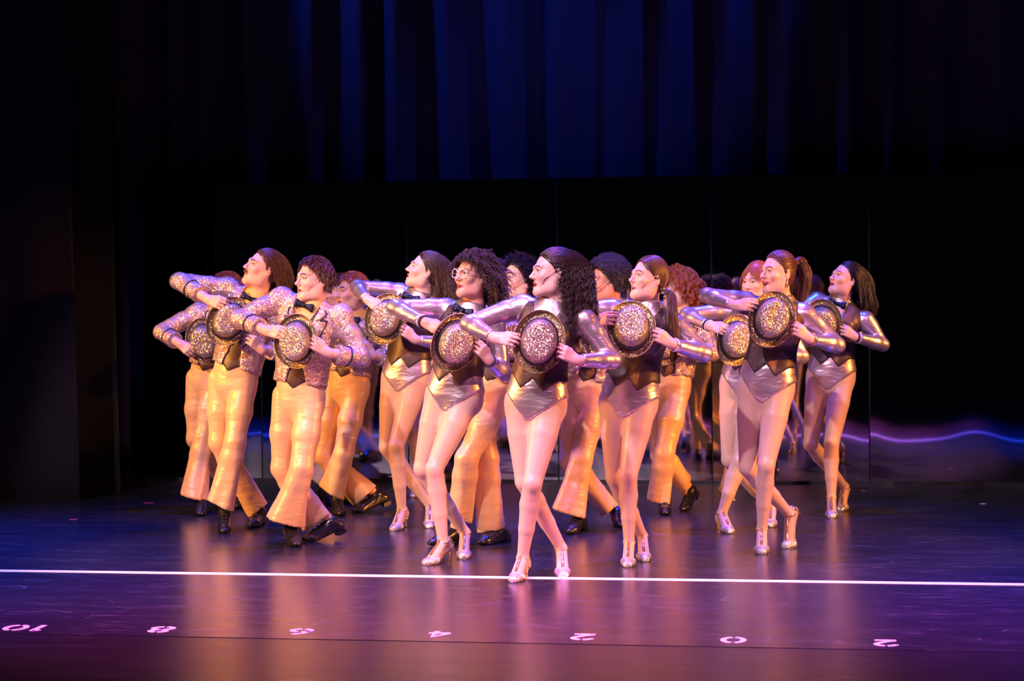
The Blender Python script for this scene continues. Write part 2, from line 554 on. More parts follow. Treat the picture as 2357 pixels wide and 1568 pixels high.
def floor_mat(name, base, scuff, amt, r0, r1):
    m, nt, b, N, L = new_mat(name)
    tc = N.new('ShaderNodeTexCoord')
    def nz(scale, det, mapping, dist=0.0):
        mp = N.new('ShaderNodeMapping'); mp.inputs['Scale'].default_value = mapping
        n = N.new('ShaderNodeTexNoise'); n.inputs['Scale'].default_value = scale
        n.inputs['Detail'].default_value = det; n.inputs['Distortion'].default_value = dist
        L.new(tc.outputs['Object'], mp.inputs['Vector']); L.new(mp.outputs[0], n.inputs['Vector'])
        return n
    a = nz(1.0, 8, (2.2, 9, 1), 1.0)
    c = nz(1.0, 6, (9, 60, 1), 0.4)
    rA = N.new('ShaderNodeMapRange'); rA.inputs['From Min'].default_value = 0.45; rA.inputs['From Max'].default_value = 0.8
    L.new(a.outputs['Fac'], rA.inputs['Value'])
    rC = N.new('ShaderNodeMapRange'); rC.inputs['From Min'].default_value = 0.52; rC.inputs['From Max'].default_value = 0.78
    L.new(c.outputs['Fac'], rC.inputs['Value'])
    mu = N.new('ShaderNodeMath'); mu.operation = 'MULTIPLY_ADD'; mu.inputs[2].default_value = 0.02
    L.new(rA.outputs[0], mu.inputs[0]); L.new(rC.outputs[0], mu.inputs[1])
    # thin curved scuffs: cell borders of a warped, stretched voronoi
    mp = N.new('ShaderNodeMapping'); mp.inputs['Scale'].default_value = (1.6, 3.5, 1)
    nd = N.new('ShaderNodeTexNoise'); nd.inputs['Scale'].default_value = 1.3
    L.new(tc.outputs['Object'], nd.inputs['Vector'])
    vm = N.new('ShaderNodeVectorMath'); vm.operation = 'ADD'
    L.new(tc.outputs['Object'], mp.inputs['Vector']); L.new(mp.outputs[0], vm.inputs[0]); L.new(nd.outputs['Color'], vm.inputs[1])
    vo = N.new('ShaderNodeTexVoronoi'); vo.feature = 'DISTANCE_TO_EDGE'; vo.inputs['Scale'].default_value = 1.1
    L.new(vm.outputs[0], vo.inputs['Vector'])
    rv = N.new('ShaderNodeMapRange'); rv.inputs['From Min'].default_value = 0.012; rv.inputs['From Max'].default_value = 0.0
    L.new(vo.outputs['Distance'], rv.inputs['Value'])
    m4 = N.new('ShaderNodeMath'); m4.operation = 'MULTIPLY'
    L.new(rv.outputs[0], m4.inputs[0]); L.new(rA.outputs[0], m4.inputs[1])
    ad = N.new('ShaderNodeMath'); ad.operation = 'ADD'; ad.use_clamp = True
    L.new(mu.outputs[0], ad.inputs[0]); L.new(m4.outputs[0], ad.inputs[1])
    am = N.new('ShaderNodeMath'); am.operation = 'MULTIPLY'; am.inputs[1].default_value = amt
    L.new(ad.outputs[0], am.inputs[0])
    mx = N.new('ShaderNodeMix'); mx.data_type = 'RGBA'
    mx.inputs[6].default_value = (*base, 1); mx.inputs[7].default_value = (*scuff, 1)
    L.new(am.outputs[0], mx.inputs[0]); L.new(mx.outputs[2], b.inputs['Base Color'])
    rr = N.new('ShaderNodeMapRange'); rr.inputs['To Min'].default_value = r0; rr.inputs['To Max'].default_value = r1
    L.new(a.outputs['Fac'], rr.inputs['Value']); L.new(rr.outputs[0], b.inputs['Roughness'])
    bp = N.new('ShaderNodeBump'); bp.inputs['Strength'].default_value = 0.03; bp.inputs['Distance'].default_value = 0.01
    b.inputs['IOR'].default_value = 1.85
    L.new(c.outputs['Fac'], bp.inputs['Height']); L.new(bp.outputs[0], b.inputs['Normal'])
    return m


M['floor'] = floor_mat('black_dance_floor', (0.009, 0.010, 0.017), (0.15, 0.15, 0.19), 0.8, 0.20, 0.30)
M['apron'] = floor_mat('apron_paint', (0.006, 0.0055, 0.007), (0.05, 0.05, 0.06), 0.4, 0.24, 0.34)
M['tape'] = mat('white_floor_tape', (0.85, 0.83, 0.86), 0.5, var=0.05)
M['paint'] = mat('white_stencil_paint', (0.75, 0.73, 0.76), 0.6, var=0.12)
M['redtape'] = mat('pink_spike_tape', (0.75, 0.10, 0.18), 0.5)

# the number line: two points of it in the world
seamA, seamB = l2w(ground(0, 1462)), l2w(ground(2357, 1497))
Y_SEAM = 0.5 * (seamA[1] + seamB[1])
Y_EDGE = Y_SEAM - 1.35
fl = box('floor', (-11, Y_SEAM, -0.25), (11, YM + 2.2, 0), M['floor'])
tag(fl, 'black scuffed dance floor of the stage', kind='structure')
ap = box('floor_apron', (-11, Y_EDGE, -0.25), (11, Y_SEAM - 0.004, -0.002), M['apron'])
tag(ap, 'darker painted apron at the front of the stage', kind='structure')

ya, yb = l2w(ground(0, 1315)), l2w(ground(2357, 1345))
YL = 0.5 * (ya[1] + yb[1])
dz = 0.05
ln = box('floor_line', (-10, YL - dz / 2 - 0.012, 0.0), (10, YL + dz / 2 + 0.012, 0.0015), M['tape'])
tag(ln, 'long white tape line across the stage floor', 'line')


def stroke(polys, w):
    V, F = [], []
    for pl in polys:
        pl = np.array(pl, float)
        T = np.gradient(pl, axis=0)
        T /= np.linalg.norm(T, axis=1)[:, None] + 1e-9
        Nn = np.stack([-T[:, 1], T[:, 0]], 1)
        b = len(V)
        for p, n_ in zip(pl, Nn):
            for z in (0.0, 0.0012):
                V.append((p[0] + n_[0] * w, p[1] + n_[1] * w, z)); V.append((p[0] - n_[0] * w, p[1] - n_[1] * w, z))
        for i in range(len(pl) - 1):
            a = b + 4 * i
            F += [(a + 2, a + 3, a + 7, a + 6), (a, a + 4, a + 5, a + 1), (a, a + 2, a + 6, a + 4), (a + 1, a + 5, a + 7, a + 3)]
        F += [(b, b + 1, b + 3, b + 2), (b + 4 * len(pl) - 4, b + 4 * len(pl) - 2, b + 4 * len(pl) - 1, b + 4 * len(pl) - 3)]
    return V, F


def arc(cx, cy_, rx, ry, a0, a1, n=12):
    return [(cx + rx * math.cos(math.radians(a0 + (a1 - a0) * i / n)), cy_ + ry * math.sin(math.radians(a0 + (a1 - a0) * i / n))) for i in range(n + 1)]


DIG = {
    '0': [arc(0, 0.5, 0.26, 0.42, 100, 260), arc(0, 0.5, 0.26, 0.42, -80, 80)],
    '1': [[(0.0, 0.0), (0.0, 0.98)], [(-0.16, 0.78), (-0.02, 0.94)]],
    '2': [arc(0, 0.68, 0.25, 0.25, 165, 95, 6), arc(0, 0.68, 0.25, 0.25, 80, -20, 8) + [(0.0, 0.28), (-0.22, 0.10)], [(-0.26, 0.06), (0.28, 0.06)]],
    '4': [[(0.12, 0.0), (0.12, 0.22)], [(-0.28, 0.28), (0.30, 0.28)], [(0.12, 0.34), (0.12, 0.95), (-0.24, 0.36)]],
    '6': [arc(0, 0.28, 0.25, 0.24, -80, 80), arc(0, 0.28, 0.25, 0.24, 100, 260), [(-0.25, 0.34), (-0.16, 0.72), (0.10, 0.95)]],
    '8': [arc(0, 0.26, 0.26, 0.23, -80, 80), arc(0, 0.26, 0.26, 0.23, 100, 260), arc(0, 0.73, 0.21, 0.19, -80, 80), arc(0, 0.73, 0.21, 0.19, 100, 260)],
}
numroot_label = {'10': 'white stencilled ten, leftmost numeral of the row', '8': 'white stencilled eight, second numeral from the left',
                 '6': 'white stencilled six, third numeral from the left', '4': 'white stencilled four, its angular strokes left of the centre'}
for txt, px, py, lab in (('10', 62, 1446, None), ('8', 370, 1450, None), ('6', 690, 1455, None), ('4', 1010, 1461, None),
                         ('2', 1343, 1467, 'white stencilled two below the front dancer, left of the zero'),
                         ('0', 1688, 1474, 'white stencilled zero, an oval ring on the stage floor'),
                         ('2', 2040, 1481, 'white stencilled two at the right end of the numerals')):
    H_ = 0.155; Wd = 0.165
    polys = []
    for i, ch in enumerate(txt):
        ox = (i - (len(txt) - 1) / 2) * 0.62
        for pl in DIG[ch]:
            polys.append([((x + ox) * Wd, (y - 0.5) * H_) for x, y in pl])
    V, F = stroke(polys, 0.0125)
    o = link('floor_number', arr_mesh('floor_number', V, F, M['paint'], smooth=False))
    c0 = l2w(ground(px, py)); o.location = (c0[0], c0[1], 0.0002); o.rotation_euler = (0, 0, math.pi)
    tag(o, lab or numroot_label[txt], 'number', 'stencilled numbers on the stage floor')

for px, py, w, a, lab in ((342, 1158, 0.07, 0.1, 'small pink strip of spike tape left of the dancers'),
                          (169, 1196, 0.05, 0.2, 'short pink spike tape mark near the left curtain'),
                          (1987, 1130, 0.035, 0.0, 'tiny pink tape mark by the mirror wall')):
    o = box('spike_tape', (-w / 2, -0.012, 0), (w / 2, 0.012, 0.0012), M['redtape'])
    c0 = l2w(ground(px, py)); o.location = (c0[0], c0[1], 0.0002); o.rotation_euler = (0, 0, a)
    tag(o, lab, 'tape mark')
for px, py, lab in ((2263, 1160, 'tiny white paper scrap right of the dancers'), (2052, 1078, None), (945, 1160, None)):
    if lab:
        o = box('paper_scrap', (-0.016, -0.012, 0), (0.016, 0.012, 0.002), M['paint'])
        c0 = l2w(ground(px, py)); o.location = (c0[0], c0[1], 0.0002); o.rotation_euler = (0, 0, 0.6)
        tag(o, lab, 'paper scrap')

# mirror wall: 4 ft foil panels
M['mirror'] = mat('mirror_foil', (0.55, 0.56, 0.60), 0.035, 1.0)
M['frame'] = mat('black_panel_edge', (0.01, 0.01, 0.012), 0.5)


def wx(px, y_world, z=0.0):
    """world x of the pixel column on the plane y=y_world"""
    dx, _ = ray(px, 1100)
    # level (dx*d, d) -> world y = sy*dx*d + cy*d
    d = y_world / (sy * dx + cy)
    return cy * dx * d - sy * d


x_r = wx(2002, YM); x_r2 = wx(1652, YM)
PW = 1.2192
XL = wx(337, YM)
seams = [x_r + PW * k for k in range(2, -8, -1)]
r_ = np.random.RandomState(5)
panels = []
xs_ = [x for x in seams if x > XL + 0.1] + [XL]
PH = 2.42
names_pos = ['third panel from the right end', 'second', 'x']
for i in range(len(xs_) - 1):
    x1, x0 = xs_[i], xs_[i + 1]
    nx_, nz_ = 30, 56
    g = 0.006
    X, Z = np.meshgrid(np.linspace(x0 + g, x1 - g, nx_ + 1), np.linspace(0.022, PH, nz_ + 1), indexing='ij')
    Yd = np.zeros_like(X)
    s1, s2, s3 = r_.uniform(0, 6, 3)
    a_ = 0.0014
    Yd += a_ * np.sin(X * 7.0 + s1) * np.cos(Z * 3.1 + s2) + a_ * 0.4 * np.sin(X * 14 + s3 + Z * 2)
    edge = np.minimum(X - x0, x1 - X) / 0.14
    Yd += 0.0030 * np.exp(-edge ** 2 * 2) * r_.uniform(0.4, 1.0)
    V = np.stack([X.ravel(), (YM + Yd).ravel(), Z.ravel()], 1)
    idx = np.arange((nx_ + 1) * (nz_ + 1)).reshape(nx_ + 1, nz_ + 1)
    Q = np.stack([idx[:-1, :-1].ravel(), idx[1:, :-1].ravel(), idx[1:, 1:].ravel(), idx[:-1, 1:].ravel()], 1)
    root = link('mirror_panel', None)
    root.location = ((x0 + x1) / 2, YM, 0)
    V -= np.array([(x0 + x1) / 2, YM, 0])
    link('mirror_sheet', arr_mesh('mirror_sheet', V, Q, M['mirror']), root)
    hw = (x1 - x0) / 2
    box('backing', (-hw + 0.002, 0.012, 0.0), (hw - 0.002, 0.04, PH + 0.004), M['frame'], root)
    box('bottom_edge', (-hw + 0.002, -0.006, 0.0), (hw - 0.002, 0.012, 0.022), M['frame'], root)
    panels.append(root)
nP = len(panels)
ords = ['rightmost', 'second', 'third', 'fourth', 'fifth', 'sixth', 'seventh', 'eighth', 'ninth']
for i, p_ in enumerate(panels):
    lab = 'tall wavy mirror panel, %s of the back mirror wall' % ('rightmost' if i == 0 else ('leftmost' if i == nP - 1 else ords[i] + ' from the right'))
    tag(p_, lab, 'mirror', 'mirror panels along the back of the stage')


def curtain(name, x0, x1, y, z0, z1, amp, step, seed, m):
    r = np.random.RandomState(seed)
    xs, ys = [], []
    x, s = x0, 1
    kx, ky = [x0], [0]
    while x < x1:
        x += step * r.uniform(0.55, 1.5)
        kx.append(x); ky.append(s * amp * r.uniform(0.4, 1.0)); s = -s
    X = np.linspace(x0, x1, int((x1 - x0) / step * 14))
    # cosine interpolation between folds
    kx, ky = np.array(kx), np.array(ky)
    j = np.clip(np.searchsorted(kx, X) - 1, 0, len(kx) - 2)
    t = np.clip((X - kx[j]) / (kx[j + 1] - kx[j]), 0, 1)
    Y = ky[j] + (ky[j + 1] - ky[j]) * (0.5 - 0.5 * np.cos(math.pi * t))
    Zs = np.linspace(z0, z1, 14)
    XX, ZZ = np.meshgrid(X, Zs, indexing='ij')
    YY = Y[:, None] * (1 + 0.25 * np.sin(ZZ * 0.7 + X[:, None] * 1.7)) + 0.012 * np.sin(ZZ * 1.3 + X[:, None] * 3)
    XX = XX + 0.025 * np.sin(ZZ * 0.8 + X[:, None] * 2)
    idx = np.arange(len(X) * len(Zs)).reshape(len(X), len(Zs))
    Q = np.stack([idx[:-1, :-1].ravel(), idx[1:, :-1].ravel(), idx[1:, 1:].ravel(), idx[:-1, 1:].ravel()], 1)
    V1 = np.stack([XX.ravel(), YY.ravel(), ZZ.ravel()], 1)
    V2 = V1 + np.array([0, 0.02, 0])
    n = len(V1)
    rim = []
    for a, b in zip(idx[:-1, 0], idx[1:, 0]): rim.append((a + n, b + n, b, a))
    for a, b in zip(idx[0, :-1], idx[0, 1:]): rim.append((a, b, b + n, a + n))
    for a, b in zip(idx[-1, :-1], idx[-1, 1:]): rim.append((b, a, a + n, b + n))
    me = arr_mesh(name, np.vstack([V1, V2]), np.vstack([Q, Q[:, ::-1] + n, rim]), m)
    o = link(name, me)
    o.location = (0, y, 0)
    return o


M['velvet'] = mat('black_velour', (0.045, 0.045, 0.055), 0.9, sheen=0.0, bump=((40, 40, 6), 0.3, 0.004))
M['velvet2'] = mat('black_serge', (0.003, 0.003, 0.004), 1.0, bump=((60, 60, 60), 0.3, 0.003))
c1 = curtain('stage_curtain', -9.5, 7.0, YM + 0.55, 0.02, 6.2, 0.13, 0.21, 11, M['velvet'])
tag(c1, 'tall black pleated curtain behind the mirror wall, lit blue', 'curtain')
yl1 = l2w(ground(170, 1155))[1]; yl2 = l2w(ground(268, 1136))[1]
c2 = curtain('leg_curtain', -9.0, wx(172, yl1), yl1, 0.0, 6.2, 0.02, 0.22, 3, M['velvet2'])
tag(c2, 'black side curtain nearest the audience at the left edge', 'curtain')
c3 = curtain('leg_curtain', -9.0, wx(268, yl2), yl2, 0.0, 6.2, 0.02, 0.22, 4, M['velvet2'])
tag(c3, 'second black side curtain, between the left edge curtain and the mirrors', 'curtain')
# ------------------------------------------------------------------ people


def Rz(a):
    return np.array([[math.cos(a), -math.sin(a), 0], [math.sin(a), math.cos(a), 0], [0, 0, 1]])


def Rx(a):
    return np.array([[1, 0, 0], [0, math.cos(a), -math.sin(a)], [0, math.sin(a), math.cos(a)]])


def Ry(a):
    return np.array([[math.cos(a), 0, math.sin(a)], [0, 1, 0], [-math.sin(a), 0, math.cos(a)]])


def head_rot(yaw, pitch, roll):
    return Rz(math.radians(-yaw)) @ Rx(math.radians(-pitch)) @ Ry(math.radians(roll))


HEADS = {}


def head_mesh(mouth, male, smile, lipstick, big=1.0, chin=1.0):
    key = (mouth, male, smile, lipstick, big, chin, LOD[0])
    if key in HEADS: return HEADS[key]
    j = 1.08 if male else 1.0
    op = mouth
    cz = 0.0 if male else 0.005
    jd = cz - 0.010 * op                                   # the jaw drops with the mouth
    p = [ell((0, 0.018, 0.045), (0.074, 0.094, 0.088)),
         ell((0, -0.022, 0.002), (0.064, 0.070, 0.080), k=0.03),
         ell((0, -0.040, -0.042), (0.050, 0.050, 0.060), k=0.03)]
    for s in (-1, 1):
        p += [cap((s * 0.056 * j, 0.004, -0.040), (s * 0.044 * j, -0.012, -0.076 + jd), 0.013, 0.014, k=0.045),
              cap((s * 0.044 * j, -0.012, -0.076 + jd), (s * 0.013 * j, -0.070 * chin, -0.099 + jd), 0.014, 0.015, k=0.045),
              ell((s * 0.042, -0.066, -0.020), (0.022, 0.020, 0.018), k=0.025),
              cap((s * 0.012, -0.092, 0.026), (s * 0.044, -0.078, 0.030), 0.010 * j, 0.008, k=0.018)]
    p += [ell((0, -0.076 * chin, -0.100 + jd), (0.020 * j, 0.017, 0.016), k=0.02),
          cap((0, 0.012, -0.06), (0, 0.040, -0.135), 0.048 * j, 0.050 * j, k=0.04)]
    # brow/eye sockets
    for s in (-1, 1):
        p.append(neg(ell((s * 0.031, -0.104, 0.010), (0.020, 0.022, 0.013), k=0.014)))
    p += [cap((0, -0.088, 0.020), (0, -0.112, -0.022), 0.0075, 0.0085, k=0.012),
          ell((0, -0.115, -0.026), (0.0095 * j, 0.0095, 0.0085), k=0.010)]
    for s in (-1, 1):
        p += [ell((s * 0.0105 * j, -0.102, -0.030), (0.0075, 0.009, 0.0065), k=0.007),
              ell((s * 0.031, -0.0815, 0.009), (0.0150, 0.0140, 0.0120), k=0.005),
              neg(ell((s * 0.031, -0.098, 0.0085), (0.0130, 0.012, 0.0040), k=0.002))]
    # lips
    w = 0.022 + 0.006 * smile
    zu, zl = -0.0555, -0.067 + (jd - cz) * 1.3
    up = 0.006 * smile
    for s in (-1, 1):
        p += [cap((s * 0.003, -0.0985, zu), (s * w, -0.086, -0.0605 + jd * 0.4 + up), 0.0046, 0.0026, k=0.006),
              cap((0, -0.0960, zl), (s * w, -0.085, -0.0615 + jd * 0.5 + up), 0.0052, 0.0026, k=0.006)]
    p.append(neg(ell((0, -0.098, (zu + zl) / 2 - 0.0005), (w * 0.72, 0.016, max(0.0012, 0.0020 + 0.0075 * op)), k=0.003)))
    # ears
    for s in (-1, 1):
        R = Rz(s * 0.35) @ Ry(0)
        p += [ell((s * 0.077, 0.016, -0.002), (0.006, 0.018, 0.030), R=R, k=0.008),
              ell((s * 0.073, 0.010, -0.024), (0.006, 0.010, 0.010), k=0.008),
              neg(ell((s * 0.085, 0.011, 0.000), (0.008, 0.009, 0.017), k=0.006))]
    V, Q = Field(p, 0.0028 / LOD[0] ** 0.35).mesh()
    C = V[Q].mean(1)
    ax_, y, z = np.abs(C[:, 0]), C[:, 1], C[:, 2]
    mi = np.zeros(len(Q), int)                          # 0 skin 2 lips 3 mouth 4 brow
    zc = np.interp(ax_, [0, w], [zu, -0.0605 + jd * 0.4 + up])
    zc2 = np.interp(ax_, [0, w], [zl, -0.0615 + jd * 0.5 + up])
    lip = (ax_ < w + 0.002) & (y < -0.082) & (z < zc + 0.0042) & (z > zc2 - 0.0050)
    mi[lip] = 2
    depth = np.interp(ax_, [0, w], [-0.094, -0.0835])
    ins = lip & (y > depth) & (z < zc - 0.0005) & (z > zc2 + 0.0005)
    mi[ins] = 3
    bz = np.interp(ax_, [0.012, 0.03, 0.05], [0.0285, 0.0345, 0.029])
    br = (ax_ > 0.013) & (ax_ < 0.050) & (y < -0.06) & (np.abs(z - bz) < (0.0042 if male else 0.0028))
    mi[br] = 4
    lz = np.interp(ax_, [0.018, 0.031, 0.046], [0.011, 0.0135, 0.010])
    ey = (ax_ > 0.018) & (ax_ < 0.047) & (y < -0.07) & (np.abs(z - lz) < 0.0020)
    mi[ey] = 4
    parts = [(V, Q, mi)]
    for s in (-1, 1):
        v, q = sphere((s * 0.031, -0.0790, 0.0085), 0.0135, 14, 10)
        c = v[q].mean(1)
        gz = nrm((0.0, -1.0, 0.0))
        d = ((c - np.array([s * 0.031, -0.0790, 0.0085])) @ gz) / 0.0135
        parts.append((v, q, np.where(d > 0.86, 6, 5)))
    if op > 0.5:
        for zt, sg in ((zu - 0.002, 1),):
            v, q = tube([(-w * 0.62, -0.084, zt - 0.001), (-w * 0.3, -0.0905, zt - 0.002), (0, -0.092, zt - 0.002), (w * 0.3, -0.0905, zt - 0.002), (w * 0.62, -0.084, zt - 0.001)], 0.0032, 6)
            parts.append((v, q, 5))
    HEADS[key] = join(parts)
    return HEADS[key]


def hand_mesh(w, d, n, sc=1.0, curl=1.0, mirror=1, h=0.0030, fa=None):
    """hand from wrist w along d, back of the hand facing n; l = index side"""
    d, n = nrm(d), nrm(np.asarray(n) - (np.asarray(n) @ nrm(d)) * nrm(d))
    l = np.cross(n, d) * mirror                           # towards the index finger
    def P(a, b, c): return w + sc * (d * a + l * b + n * c)
    p = [cap(w - fa * 0.075, w - fa * 0.004, 0.0300 * sc, 0.0262 * sc, k=0.02), cap(w - fa * 0.004, P(0.018, 0, 0), 0.0262 * sc, 0.0235 * sc, k=0.02)]
    lens = [0.070, 0.077, 0.071, 0.056]
    offs = [0.030, 0.010, -0.011, -0.030]
    kn = [0.086, 0.090, 0.085, 0.076]
    for i in range(4):
        K = P(kn[i], offs[i], 0.004 - 0.003 * abs(i - 1.2))
        p.append(cap(P(0.012, offs[i] * 0.6, 0), K, 0.013 * sc, 0.0115 * sc, k=0.012))
        ang, pos = 0.0, K
        for sgm, (fr, da, r1, r2) in enumerate(((0.48, 38 + 4 * i, 0.0098, 0.0088), (0.29, 52, 0.0086, 0.0078), (0.23, 34, 0.0076, 0.0066))):
            ang += math.radians(da * curl)
            v = d * math.cos(ang) - n * math.sin(ang) - l * 0.04 * (i - 1.5) * 0.6
            q = pos + v * lens[i] * fr * sc
            p.append(cap(pos, q, r1 * sc, r2 * sc, k=0.0035))
            pos = q
    t0, t1, t2, t3 = P(0.022, 0.018, -0.004), P(0.050, 0.040, -0.022), P(0.082, 0.040, -0.034), P(0.104, 0.026, -0.036)
    p += [cap(t0, t1, 0.0145 * sc, 0.0115 * sc, k=0.012), cap(t1, t2, 0.0112 * sc, 0.0095 * sc, k=0.004),
          cap(t2, t3, 0.0095 * sc, 0.0078 * sc, k=0.004)]
    return Field(p, h).mesh()


def hat(spec_c, nvec, upv, sc, label, depth=0.105, crease=False):
    """glitter hat: spec_c centre of the brim plane, nvec = crown direction, upv = long axis"""
    n = nrm(nvec); u = nrm(np.asarray(upv) - (np.asarray(upv) @ n) * n); r = np.cross(u, n)
    Rm = np.stack([r, u, n], 1)
    # crown: rings (radius factor, height)
    N_ = 44
    rings = [(1.15, 0.004), (1.11, 0.03), (1.06, 0.06), (1.01, depth - 0.022), (0.975, depth - 0.010), (0.92, depth - 0.001), (0.80, depth + 0.004), (0.55, depth + 0.005), (0.25, depth + 0.004), (0.02, depth + 0.003)]
    rx, ry = 0.084, 0.104
    def ring_mesh(rings, rx, ry, dx=0, close=True, wob=0.0):
        V, Q = [], []
        for f, z in rings:
            for j in range(N_):
                a = 2 * math.pi * j / N_
                V.append(((rx + dx) * f * math.cos(a), (ry + dx) * f * math.sin(a), z + wob * math.cos(2 * a) * max(0, f - 1.0)))
        m = len(rings)
        for i in range(m - 1):
            for j in range(N_):
                Q.append((i * N_ + j, i * N_ + (j + 1) % N_, (i + 1) * N_ + (j + 1) % N_, (i + 1) * N_ + j))
        return np.array(V), np.array(Q)
    V, Q = ring_mesh(rings, rx, ry)
    cr_ = 1 - (0.07 if crease else 0.0) * np.exp(-(V[:, 0] / 0.012) ** 2) * (V[:, 2] > depth - 0.012)          # crease down the crown
    V[:, 2] *= cr_
    root = link('hat', None)
    root.location = l2w(spec_c)
    root.rotation_euler = (0, 0, YAW)
    def put(name, V, Q, m, par=root):
        return link(name, arr_mesh(name, (V * sc) @ Rm.T, Q, m), par)
    put('crown', V, Q, M['hat'])
    # brim: goes out, dips and rolls up; thickness from a return path
    ws = [(1.10, 0.006), (1.16, 0.002), (1.28, 0.001), (1.44, 0.005), (1.545, 0.014), (1.58, 0.022), (1.575, 0.027), (1.555, 0.027), (1.52, 0.018), (1.43, 0.001), (1.28, -0.004), (1.16, -0.003), (1.08, 0.0)]
    V, Q = ring_mesh(ws, rx, ry, wob=0.022)
    put('brim', V, Q, M['brim'])
    bw = [(1.16, 0.004), (1.185, 0.006), (1.135, 0.038), (1.09, 0.040)]
    V, Q = ring_mesh(bw, rx, ry, dx=0.0025)
    put('hat_band', V, Q, M['black'])
    tag(root, label, 'hat', 'glitter hats held by the dancers')
    return root


def push_out(P, c, R, rad):
    v = (P - c) @ R
    k = np.sqrt(((v / rad) ** 2).sum(-1, keepdims=True))
    v = np.where(k < 1, v / np.maximum(k, 1e-3), v)
    return v @ R.T + c


